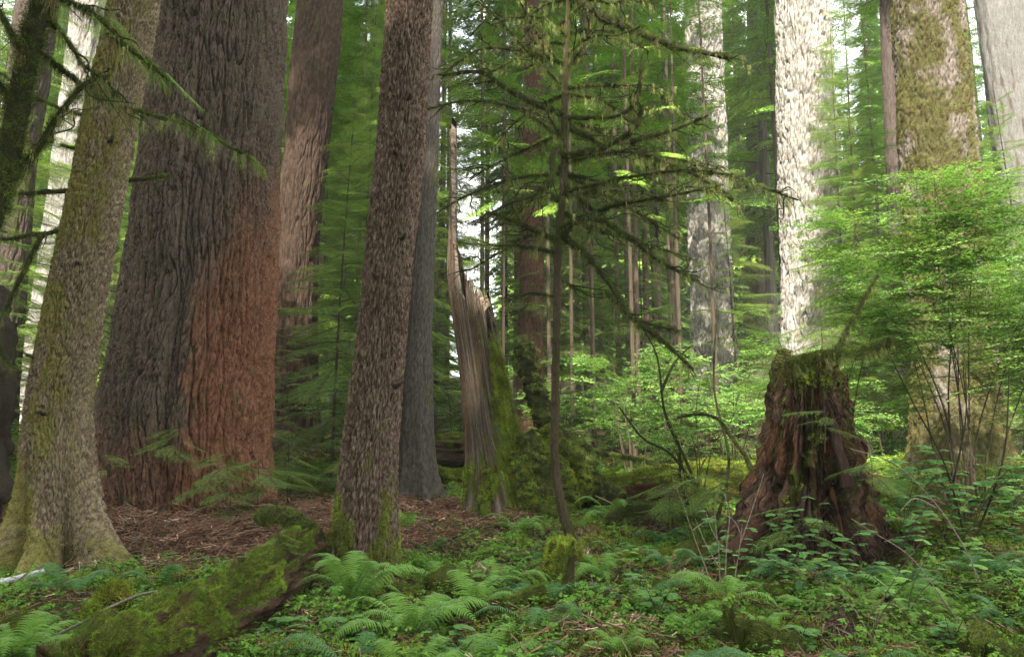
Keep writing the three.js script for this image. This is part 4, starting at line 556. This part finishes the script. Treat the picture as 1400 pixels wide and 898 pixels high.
shrub('huckleberry_shrub', 'thin leggy huckleberry shrub right behind the rotten stump', null, [4.1, -10.4], { h: 2.9, spread: 1.0, stems: 10, sprays: 150, set: SPRAY, mat: LEAF.shrub, seed: 403, size: 0.5, from: 0.4 });
shrub('huckleberry_shrub', 'straggling huckleberry shrub between the red-brown log and the rotten stump', null, [2.5, -11.0], { h: 2.0, spread: 0.9, stems: 8, sprays: 70, set: SPRAY, mat: LEAF.shrub, seed: 404, size: 0.5, from: 0.3, stemMat: MAT.mossLimb });
{ const G = 'sunlit shrubs of the bright clearing', r = rngOf(405); const spots = [[2.2, -14.6], [3.0, -15.8], [3.9, -14.2], [4.8, -15.4], [5.4, -13.9], [6.0, -15.6], [3.4, -17.2], [4.4, -18.3], [1.5, -16.6], [6.6, -17.2], [7.4, -16], [5.5, -20], [7.0, -19.4], [2.4, -19], [3.6, -21], [8.4, -18], [6.2, -22], [9.2, -19.8], [1.0, -18.2], [7.6, -13.8], [8.6, -12.8], [-1.2, -17], [-2.2, -19], [-3.2, -16.2], [-6.6, -13.2], [-7.8, -11.4], [-9, -13]];
  spots.forEach(([x, z], i) => shrub('clearing_shrub', near(x > 0 ? 'leafy bright green shrub' : 'leafy shaded green shrub', x, z), x > 0 ? G : 'shaded shrubs behind the big trunks', [x, z], { h: 1.3 + 1.5 * r(), spread: 0.9, stems: 6, sprays: 60, set: BIGSPRAY, mat: LEAF.shrub, seed: 410 + i, size: 0.75, from: 0.15 })); }
// bare twiggy shrub and arching canes
function canes(name, label, [x, z], list, mat, r = 0.006) { const o = thing(name, label, 'shrub', gp(x, z, -0.03)); list.forEach((p, i) => part('cane', tube(p, r, r * 0.45, 5, 0.3, i, 0.05), mat, o)); return o; }
canes('bare_shrub', 'leafless pale twiggy shrub in front of the rotten stump', [1.62, -6.4], [[[0, 0, 0], [0.01, 0.4, 0], [-0.01, 0.75, 0], [0.02, 0.98, 0.05]], [[0.03, 0, 0.02], [0.06, 0.5, 0.05], [0.09, 0.72, 0.05], [0.07, 0.9, 0]], [[0.02, 0.3, 0], [-0.1, 0.5, 0.05], [-0.18, 0.7, 0.05]], [[-0.02, 0.1, 0], [-0.18, 0.55, 0], [-0.26, 0.8, 0], [-0.35, 1.02, 0.05]], [[-0.2, 0.6, 0], [-0.12, 0.66, 0.02], [-0.03, 0.72, 0.04]], [[0.05, 0.45, 0], [-0.05, 0.62, 0.03], [-0.09, 0.76, 0.03]], [[0.06, 0, 0.02], [0.16, 0.4, 0], [0.2, 0.66, 0.02]], [[0.2, 0.55, 0], [0.14, 0.68, 0], [0.05, 0.74, 0]], [[0.18, 0.5, 0], [0.3, 0.8, 0], [0.38, 1.05, 0.05]]], MAT.paleTwig, 0.0055);
canes('arching_cane', 'long pale leafless cane arching over the leafy bank', [3.55, -6.6], [[[0.2, 0, 0.1], [0.1, 0.35, 0.1], [-0.1, 0.75, 0.05], [-0.4, 1.08, 0], [-0.75, 1.2, 0]], [[-0.1, 0.72, 0.05], [-0.3, 0.8, 0.1], [-0.42, 0.7, 0.1]]], MAT.paleTwig, 0.007);
canes('arching_cane', 'pale bent cane sweeping down in front of the rotten stump', [3.1, -5.9], [[[0.1, 0, 0.1], [-0.05, 0.25, 0.1], [-0.25, 0.55, 0.05], [-0.5, 0.72, 0], [-0.62, 0.8, 0]]], MAT.paleTwig, 0.006);
canes('arching_cane', 'slender upright mossy cane behind the leafy bank', [4.6, -8.2], [[[0, 0, 0], [-0.15, 0.8, 0], [-0.45, 1.5, 0], [-0.75, 2.1, 0.1]], [[-0.1, 0.6, 0], [0.1, 1.3, 0], [0.15, 2.0, 0]], [[0.05, 0, 0], [0.45, 0.9, 0], [0.6, 1.8, 0]]], MAT.mossLimb, 0.012);
canes('leaning_cane', 'thin mossy trunks of a leaning bush left of the rotten stump', [2.05, -10.3], [[[0.5, 0, 0], [0.2, 0.8, 0], [-0.05, 1.4, 0], [-0.15, 2.2, 0], [-0.4, 2.7, 0]], [[0.35, 0.4, 0], [0.0, 0.9, 0], [-0.35, 1.1, 0], [-0.65, 1.5, 0]], [[-0.1, 1.7, 0], [0.1, 2.1, 0], [0.3, 2.3, 0]], [[0.55, 0, 0], [0.75, 0.8, 0], [0.6, 1.7, 0], [0.65, 2.6, 0]]], MAT.mossLimb, 0.025);

// ───────────── ferns ─────────────
function frond(seed, L) { const r = rngOf(seed), T = new Tris(), at = t => v3(L * (0.75 * t - 0.12 * t * t), L * (0.95 * t - 0.78 * t * t), 0), n = 30;
  for (let i = 0; i < n; i++) { const t = 0.1 + 0.9 * i / n, b = at(t), w = L * 0.135 * Math.pow(Math.sin(Math.PI * Math.pow(lerp(0.14, 1, (t - 0.1) / 0.9), 0.62)), 0.8) + 0.006, hw = L * 0.0078 * (0.5 + 0.5 * w / (L * 0.13)), tg = at(t + 0.01).sub(at(t)).normalize();
    for (const s of [-1, 1]) { const tn = 0.8 + 0.4 * r(), c = [tn, tn, tn], e = v3(b.x + tg.x * w * 0.28, b.y + tg.y * w * 0.28 - w * (0.15 + 0.25 * r()), s * w), m = v3(lerp(b.x, e.x, 0.4), lerp(b.y, e.y, 0.4) + 0.12 * w, lerp(0, e.z, 0.4));
      const A = v3(b.x - tg.x * hw, b.y - tg.y * hw, 0), B = v3(b.x + tg.x * hw * 1.4, b.y + tg.y * hw * 1.4, s * 0.002), C = v3(m.x + tg.x * hw, m.y + tg.y * hw, m.z), D = v3(m.x - tg.x * hw, m.y - tg.y * hw, m.z); T.tri(A, B, C, c); T.tri(A, C, D, c); T.tri(D, C, e, c); } }
  const leaf = T.geo(), st = tube([at(0), at(0.3), at(0.6), at(1)], 0.006 * L, 0.0015, 4).toNonIndexed(); st.deleteAttribute('uv'); st.setAttribute('color', new THREE.Float32BufferAttribute(new Float32Array(st.attributes.position.count * 3).fill(0.9), 3)); return mergeGeometries([leaf, st]); }
const FROND = [501, 502, 503].map(s => frond(s, 1));
function fern(x, z, n, len, mat, label, seed, group, up = 0.35) { const r = rngOf(seed), o = thing('sword_fern', label, 'fern', gp(x, z, -0.02), group);
  for (let i = 0; i < n; i++) { const f = part('frond', FROND[i % 3], mat, o), s = len * (0.65 + 0.45 * r()); f.rotation.set(0, i / n * 6.283 + r() * 0.7, 0); f.rotateZ(-0.35 + up + (r() - 0.5) * 0.5); f.rotateX((r() - 0.5) * 0.5); f.scale.set(s, s * (0.9 + 0.3 * r()), s); f.position.set(0.03 * (r() - 0.5), 0, 0.03 * (r() - 0.5)); } return o; }
fern(-1.32, -6.75, 15, 0.95, LEAF.fern, 'bright sword fern fountain at the foot of the scaly brown trunk', 511, null, 0.55);
fern(-0.72, -5.9, 12, 0.98, LEAF.fern, 'lime-green sword fern with one long frond stretched over the clover', 512, null, 0.4);
fern(-1.75, -6.2, 9, 0.62, LEAF.fernDark, 'dark glossy fern at the end of the thick mossy log', 513, null, 0.2);
fern(0.95, -6.4, 13, 0.8, LEAF.fernDark, 'dark green sword fern spreading low in the clover near the leafless shrub', 514, null, 0.15);
fern(1.3, -5.9, 10, 0.65, LEAF.fern, 'fresh green fern at the foot of the leafless pale shrub', 515, null, 0.2);
fern(-3.3, -5.5, 13, 0.8, LEAF.fern, 'bright fern clump between the moss mounds', 516, null, 0.4);
fern(1.7, -5.6, 8, 0.55, LEAF.fern, 'pair of upright lime fern fronds below the rotten stump', 517, null, 0.6);
fern(-0.95, -9.4, 9, 0.62, LEAF.fernDark, 'blue-green fern in front of the broken snag roots', 518, null, 0.4);
fern(-1.25, -9.7, 6, 0.6, LEAF.fern, 'narrow upright fern behind the scaly brown trunk', 519, null, 0.75);
fern(0.0, -8.1, 7, 0.55, LEAF.fern, 'sparse upright fern beside the moss-wrapped stump', 520, null, 0.7);
fern(4.2, -7.2, 14, 0.75, LEAF.fernDark, 'large dark fern drooping from the leafy bank', 521, null, 0.25);
fern(3.4, -7.0, 10, 0.6, LEAF.fernDark, 'shaded fern under the arching cane', 522, null, 0.2);
fern(2.35, -6.75, 12, 0.75, LEAF.fernDark, 'dark fern tucked against the left foot of the rotten stump', 523, null, 0.3);
fern(3.0, -6.3, 12, 0.7, LEAF.fern, 'green sword fern directly before the rotten stump', 524, null, 0.25);
fern(0.2, -6.6, 11, 0.7, LEAF.fernDark, 'blue-green sword fern beside the splintered stub', 525, null, 0.3);
fern(4.4, -5.6, 13, 0.8, LEAF.fern, 'broad sword fern at the near end of the leafy bank', 526, null, 0.3);
fern(-0.2, -5.1, 12, 0.75, LEAF.fern, 'lime sword fern among round-leaved plants', 527, null, 0.3);
{ const r = rngOf(530), G = 'small ferns scattered over the forest floor'; for (const [x, z] of [[-3.3, -7.6], [-2.9, -7.5], [-2.5, -7.9], [-3.9, -7.2], [-0.3, -6.4], [0.2, -5.8], [-0.1, -7.2], [1.9, -7.3], [2.3, -6.2], [2.9, -5.9], [3.6, -6.0], [4.3, -6.3], [4.9, -7.0], [5.2, -7.9], [1.4, -8.3], [1.8, -9.4], [2.2, -9.9], [0.1, -9.9], [-2.4, -9.3], [-4.1, -8.1], [5.6, -9.0], [6.2, -8.4], [3.9, -9.4], [1.0, -11.2], [-2.3, -5.4], [0.7, -5.3], [1.5, -7.6], [2.0, -8.1], [0.8, -7.5], [1.2, -9.2], [0.4, -8.7], [2.7, -6.7], [3.2, -6.6], [3.8, -6.7], [4.6, -7.6], [5.6, -7.4], [4.0, -5.6], [-0.6, -5.0], [0.1, -5.1], [1.0, -4.9], [2.2, -5.2], [-0.2, -8.9], [-0.6, -7.6], [2.4, -9.6], [1.3, -10.6], [5.9, -10.2], [6.6, -9.6], [-1.0, -5.2], [1.6, -6.2], [3.3, -9.5]]) fern(x, z, 6 + Math.floor(r() * 4), 0.45 + 0.38 * r(), r() < 0.5 ? LEAF.fern : LEAF.fernDark, near('small young fern', x, z), 540 + x * 10 | 0, G, 0.2 + 0.3 * r()); }

// ───────────── broadleaf plants with single leaves ─────────────
function leafGeo(seed) { const r = rngOf(seed), T = new Tris(); for (const [ox, oa, s] of [[0.25, 0, 1], [0.12, 0.95, 0.8], [0.12, -0.95, 0.8]]) { const ca = Math.cos(oa), sa = Math.sin(oa), n = 6, P = (t, v) => { const l = t * s * 0.75, w = v * s * 0.3 * Math.pow(Math.sin(Math.PI * Math.pow(t, 0.75)), 0.8) * (1 + 0.12 * (Math.round(t * n) & 1)); return v3(ox + ca * l - sa * w, -0.22 * t * t * s - Math.abs(w) * 0.25 + 0.02 * Math.sin(t * 14), sa * l + ca * w); };
    for (let i = 0; i < n; i++) for (const v of [-1, 1]) { const tn = 0.9 + 0.2 * r(), c = [tn, tn, tn], a = P(i / n, 0), b = P((i + 1) / n, 0), d = P(i / n, v), e = P((i + 1) / n, v); T.tri(a, b, e, c); if (i) T.tri(a, e, d, c); } } return T.geo(); }
const BLEAF = [601, 602, 603].map(leafGeo);
function broadleaf(x, z, h, nStem, nLeaf, size, label, seed, mat = LEAF.broad, group) { const r = rngOf(seed), o = thing('salmonberry_plant', label, 'plant', gp(x, z, -0.03), group);
  for (let i = 0; i < nStem; i++) { const a = r() * 6.283, q = h * (0.3 + 0.5 * r()), hh = h * (0.7 + 0.4 * r()), pts = [v3(0, 0, 0), v3(Math.cos(a) * q * 0.3, hh * 0.5, Math.sin(a) * q * 0.3), v3(Math.cos(a) * q, hh, Math.sin(a) * q)], c = new THREE.CatmullRomCurve3(pts); const st = part('stem', tube(pts, 0.006, 0.002, 5), MAT.twig, o);
    for (let k = 0; k < nLeaf; k++) { const t = 0.35 + 0.65 * (k + r() * 0.6) / nLeaf, p = c.getPoint(Math.min(1, t)), m = part('leaf', BLEAF[k % 3], mat, st); m.position.copy(p); m.rotation.set(0, a + (k % 2 ? 1 : -1) * (0.5 + r()) + (r() - 0.5), 0); m.rotateZ(0.1 + 0.3 * (r() - 0.3)); m.rotateX((r() - 0.5) * 0.5); m.scale.setScalar(size * (0.6 + 0.6 * r())); } } return o; }
broadleaf(4.1, -8.5, 0.95, 6, 6, 0.2, 'salmonberry plant holding broad level leaves over the bank right of the stump', 611);
broadleaf(4.75, -8.4, 1.0, 6, 6, 0.2, 'tall broad-leaved salmonberry plant on the leafy bank', 612);
broadleaf(3.6, -7.6, 0.8, 5, 5, 0.17, 'broad-leaved plant crowding the right foot of the rotten stump', 613);
broadleaf(2.65, -7.1, 0.75, 5, 6, 0.15, 'leafy seedling growing against the front of the rotten stump', 614);
broadleaf(2.2, -7.3, 0.95, 5, 6, 0.13, 'leafy shoot with fresh green leaves at the left foot of the rotten stump', 615);
broadleaf(5.4, -8.8, 1.0, 6, 6, 0.2, 'wide-leaved plant spilling over the rust-orange log', 616);
broadleaf(-1.62, -5.85, 0.22, 5, 4, 0.14, 'small dark-leaved plant beside the end of the thick mossy log', 617);
broadleaf(-1.1, -5.7, 0.25, 5, 4, 0.13, 'small green leafy plant below the fern fountain', 618);
broadleaf(-0.35, -5.4, 0.3, 6, 4, 0.14, 'round-leaved plant spreading among clover beside the lime-green fern', 619);
{ const r = rngOf(630), G = 'low leafy plants on the near slope'; for (let i = 0; i < 60; i++) { const x = 0.2 + 6.2 * Math.pow(r(), 0.8), z = -5.0 - 4.2 * r(); broadleaf(x, z, 0.15 + 0.34 * r() * (x > 2 ? 2.2 : 1), 3, 4, 0.09 + 0.06 * r(), near('low three-leaved plant', x, z), 640 + i, r() < 0.3 ? LEAF.shrub : LEAF.broad, G); } }
// hemlock seedlings rooted on the giant fir's foot and the stump
function seedling(x, y, z, n, size, label, seed, group, mat = LEAF.hemlock) { const r = rngOf(seed), o = thing('hemlock_seedling', label, 'seedling', [x, y, z], group); part('stem', tube([[0, -0.15, 0], [0.01, 0.25 * size, 0.03], [0, 0.6 * size, 0.05]], 0.008, 0.003, 5), MAT.stem, o);
  const mats = []; for (let i = 0; i < n; i++) { Q.setFromEuler(new THREE.Euler((r() - 0.5) * 0.4, r() * 6.283, -0.2 + 0.3 * (r() - 0.5), 'YZX')); mats.push(mat4(v3(0, 0.6 * size * (0.2 + 0.8 * (i + r()) / n), 0.04), Q, size * (0.25 + 0.2 * r()))); } instanced('foliage', FINE[seed % 4].leaf, mat, mats, o); instanced('twigs', FINE[seed % 4].wood, MAT.stem, mats, o); return o; }
[[-4.45, 1.5, -10.55, 8, 0.75, 'hemlock seedling sprouting from the rusty foot of the giant fir'], [-3.75, 1.1, -10.55, 12, 0.85, 'bushy hemlock seedling beside the giant fir roots'], [-3.35, 0.95, -10.6, 12, 1.0, 'taller dark hemlock seedling at the edge of the giant fir'], [-5.05, 1.35, -10.0, 4, 0.5, 'pale-tipped hemlock spray between the leaning trunk and the giant fir'], [-3.6, 0.75, -10.3, 10, 0.7, 'low hemlock seedling spreading on the litter by the giant fir'], [2.62, 0.75, -7.35, 10, 0.6, 'hemlock seedling growing on the front of the rotten stump'], [3.35, 1.2, -7.5, 8, 0.6, 'hemlock seedling clinging to the right side of the rotten stump'], [3.0, 1.75, -7.65, 4, 0.5, 'tiny hemlock spray high on the rotten stump'], [1.9, 0.85, -9.6, 12, 0.9, 'soft hemlock seedling beside the arching mossy root'], [2.4, 0.9, -9.0, 12, 0.9, 'low hemlock seedling left of the rotten stump'], [3.2, 2.6, -8.1, 6, 0.7, 'hemlock seedling rooted on the mossy top of the stump'], [-2.16, groundY(-2.1, -5.6) + 0.3, -5.5, 7, 0.3, 'tiny hemlock seedling on the near end of the thick mossy log'], [-1.98, groundY(-2.0, -6.9) + 0.34, -6.9, 7, 0.32, 'tiny hemlock seedling on the far end of the thick mossy log'], [-2.3, groundY(-2.2, -6.3) + 0.26, -6.25, 6, 0.26, 'tiny hemlock seedling on the flank of the thick mossy log']].forEach(([x, y, z, n, s, l], i) => seedling(x, y, z, n, s, l, 701 + i));

// ───────────── sticks on the ground ─────────────
{ const r = rngOf(801), G = 'dead sticks lying on the forest floor';
  tag(part('bleached_stick', tube([gp(-4.75, -7.15, 0.1), gp(-4.55, -7.3, 0.13), gp(-4.3, -7.5, 0.16)], 0.035, 0.026, 7, 0.5, 3, 0.03), MAT.whiteWood, scene), 'short bleached white stick lying below the leaning trunk roots', 'stick');
  tag(part('bent_stick', tube([gp(-3.3, -5.9, 0.1), gp(-2.7, -6.1, 0.3), gp(-2.2, -6.2, 0.32), gp(-1.95, -6.15, 0.2), gp(-1.9, -6.1, 0.05)], 0.012, 0.008, 5, 0.4, 2, 0.04), MAT.paleTwig, scene), 'long grey stick arching along the thick mossy log', 'stick');
  tag(part('curved_branch', tube([gp(-0.9, -9.6, 0.02), gp(-0.4, -9.9, 0.04), gp(0.05, -10.2, 0.07), gp(0.15, -10.6, 0.05)], 0.025, 0.015, 7, 0.4, 5, 0.04), MAT.limb, scene), 'dark curved branch lying in front of the snag roots', 'branch');
  tag(part('propped_stick', tube([gp(-3.75, -8.3, 0.0), gp(-3.9, -8.6, 0.25), gp(-3.85, -8.9, 0.5)], 0.012, 0.006, 5, 0.4, 5, 0.04), MAT.twig, scene), 'thin stick propped against the leaning trunk root', 'stick');
  tag(part('pale_stick', tube([gp(1.1, -10.6, 0.35), gp(1.35, -10.5, 0.15), gp(1.5, -10.3, 0.02)], 0.01, 0.006, 5, 0.4, 5, 0.04), MAT.paleTwig, scene), 'pale thin stick leaning beside the red-brown log', 'stick');
  for (let i = 0; i < 60; i++) { const inB = i < 34, x = inB ? -5 + 3.4 * r() : -2.5 + 6.5 * r(), z = inB ? -8.3 - 2.6 * r() : -5.4 - 5.5 * r(), a = r() * 6.283, l = 0.12 + 0.35 * r(), q = r() < 0.4 ? MAT.paleTwig : MAT.twig; const pt = (u, b) => gp(x + Math.cos(a) * l * u - Math.sin(a) * b * l, z + Math.sin(a) * l * u + Math.cos(a) * b * l, 0.02 + 0.05 * r());
    const o = part(numbered('stick'), tube([pt(-1, 0), pt(-0.3, 0.15 * (r() - 0.5)), pt(0.4, 0.2 * (r() - 0.5)), pt(1, 0)], 0.005 + 0.01 * r(), 0.004, 5, 0.3, i), q, scene); tag(o, near(inB ? 'dead stick on needle litter' : 'dead stick in the ground cover', x, z), 'stick', inB ? G : 'dead sticks in the ground cover'); }
}

// ───────────── ground cover that nobody could count ─────────────
function cloverPatch(seed) { const r = rngOf(seed), T = new Tris(); for (let i = 0; i < 44; i++) { const x = (r() - 0.5) * 0.42, z = (r() - 0.5) * 0.42, y = 0.03 + 0.07 * r(), s = 0.012 + 0.013 * r(), a0 = r() * 6.283, tx = (r() - 0.5) * 0.6, tz = (r() - 0.5) * 0.6; for (let k = 0; k < 3; k++) { const a = a0 + k * 2.094, tn = 0.65 + 0.7 * r(), c = [tn, tn, tn], P = (u, v) => { const px = Math.cos(a) * u * s - Math.sin(a) * v * s, pz = Math.sin(a) * u * s + Math.cos(a) * v * s; return v3(x + px, y + px * tx + pz * tz - 0.35 * u * u * s, z + pz); }; const o = P(0, 0), l = P(0.9, 0.75), m = P(1, 0), q = P(0.9, -0.75); T.tri(o, m, l, c); T.tri(o, q, m, c); } } return T.geo(); }
function litterPatch(seed) { const r = rngOf(seed), T = new Tris(); for (let i = 0; i < 46; i++) { const x = (r() - 0.5) * 0.5, z = (r() - 0.5) * 0.5, a = r() * 6.283, l = 0.02 + 0.06 * r() * (r() < 0.25 ? 2 : 1), w = 0.0016 + 0.003 * r() * (r() < 0.2 ? 3 : 1), y = 0.004 + 0.02 * r(), ty = (r() - 0.5) * 0.03, k = 0.5 + r(), t = r(), c = t < 0.45 ? [0.16 * k, 0.08 * k, 0.05 * k] : t < 0.8 ? [0.12 * k, 0.075 * k, 0.05 * k] : [0.3 * k, 0.22 * k, 0.15 * k]; const d = v3(Math.cos(a) * l, ty, Math.sin(a) * l), s = v3(-Math.sin(a) * w, 0.004, Math.cos(a) * w), A = v3(x - d.x, y - ty, z - d.z), B = v3(x + d.x, y + ty, z + d.z); T.tri(v3(A.x - s.x, A.y, A.z - s.z), v3(A.x + s.x, A.y + s.y, A.z + s.z), B, c); T.tri(v3(A.x - s.x, A.y, A.z - s.z), B, v3(B.x + s.x, B.y + s.y, B.z + s.z), c); } return T.geo(); }
function cover(name, label, geos, mat, n, seed, area, accept, size, tones = 0.3) { const r = rngOf(seed), sets = geos.map(() => []), cols = geos.map(() => []), [x0, x1, z0, z1] = area; let tries = 0;
  for (let i = 0; i < n && tries < n * 12; tries++) { const z = -(z0 + (z1 - z0) * Math.pow(r(), 1.25)), w = Math.max(2.6, -z * 0.78), x = Math.max(x0, -w) + (Math.min(x1, w) - Math.max(x0, -w)) * r(); if (r() > accept(x, z)) continue; const e = 0.12, y = groundY(x, z), nn = v3(groundY(x - e, z) - groundY(x + e, z), 2 * e, groundY(x, z - e) - groundY(x, z + e)).normalize(); Q.setFromUnitVectors(UP, nn).multiply(new THREE.Quaternion().setFromAxisAngle(UP, r() * 6.283)); const k = i % geos.length, t = 1 - tones + 2 * tones * r(); sets[k].push(mat4(v3(x, y, z), Q, size * (0.75 + 0.5 * r()))); cols[k].push(color(t * (0.85 + 0.35 * r()), t, t * 0.95)); i++; }
  geos.forEach((g, k) => { const o = instanced(numbered(name), g, mat, sets[k], scene, cols[k]); o.userData.label = label; o.userData.category = 'ground cover'; }); }
const CL = [901, 902, 903].map(cloverPatch), LP = [911, 912].map(litterPatch), MP = [921, 922, 923].map(s => tuft(s, 120, 0.045, 0.2, 0.004));
const patchy = (x, z, f, s) => smooth(-0.15, 0.25, fbm(x * f + s, 4, z * f, 3));
cover('clover', 'low three-leaved clover carpeting the near forest floor', CL, LEAF.clover, 2600, 931, [-9, 9, 4.2, 17], (x, z) => (1 - smooth(0.2, 0.6, brown(x, z))) * (0.12 + 0.88 * patchy(x, z, 0.9, 3)), 1);
cover('ground_moss', 'short yellow-green moss growing over the forest floor', MP, LEAF.moss, 6500, 941, [-9, 9, 4.2, 18], (x, z) => (1 - smooth(0.3, 0.7, brown(x, z))) * patchy(x, z, 1.7, 12), 1);
cover('needle_litter', 'brown needles and twig bits strewn over the forest floor', LP, LEAF.litter, 4200, 951, [-9, 9, 4.2, 17], (x, z) => 0.1 + 0.9 * smooth(0.15, 0.6, brown(x, z)), 1.1);
cover('far_undergrowth', 'low bright leafy undergrowth covering the slope beyond the logs', BIGSPRAY.map(g => g.leaf), LEAF.shrub, 1900, 961, [-40, 40, 12.5, 60], (x, z) => (0.25 + 0.75 * patchy(x, z, 0.3, 5)) * (brown(x, z) < 0.6 ? 1 : 0.2), 0.7);

{ // the wood far behind, one mass
  const r = rngOf(971), T = new Tris(), H = 26;
  for (let i = 0; i < 170; i++) { const f = Math.pow((i + r()) / 170, 0.85), y = 1.5 + f * (H - 1.5), a = i * 2.4 + r(), l = (4.2 * (1 - f) + 0.7) * (0.7 + 0.5 * r());
    for (let q = 0; q < 7; q++) { const b = a + (r() - 0.5) * 1.1, s = l * (0.35 + 0.65 * r()), w = 0.35 + 0.3 * r(), k = 0.7 + 0.6 * r(), y2 = y + (r() - 0.5) * 0.8, P = (u, v) => v3(Math.cos(b) * s * u - Math.sin(b) * w * v, y2 - 0.3 * s * u * u + (r() - 0.5) * 0.3, Math.sin(b) * s * u + Math.cos(b) * w * v); T.tri(P(0.25, 0), P(0.7, 1), P(1, 0.2), [k, k, k]); T.tri(P(0.3, 0), P(1, -0.2), P(0.6, -1), [k, k, k]); } }
  const g = T.geo(), mats = [], cols = [];
  for (let i = 0; i < 420; i++) { const d = 68 + 75 * Math.pow(r(), 0.8), x = (r() * 2 - 1) * d * 1.05; if (Math.abs(x / d + 0.055) < 0.05) continue; Q.setFromAxisAngle(UP, r() * 6.283); const s = 0.8 + 0.7 * r(); mats.push(mat4(v3(x, groundY(x, -d) - 0.3, -d), Q, v3(s, s * (0.9 + 0.4 * r()), s))); const t = 0.75 + 0.5 * r(); cols.push(color(t, t, t)); }
  const o = instanced('far_forest', g, LEAF.far, mats, scene, cols); o.userData.label = 'distant wall of green forest closing the view between the trunks'; o.userData.category = 'forest';
}
scene.fog = new THREE.FogExp2(0xeef2dc, 0.0008); // thin damp air between the trunks
scene.updateMatrixWorld(true);
renderer.render(scene, camera);
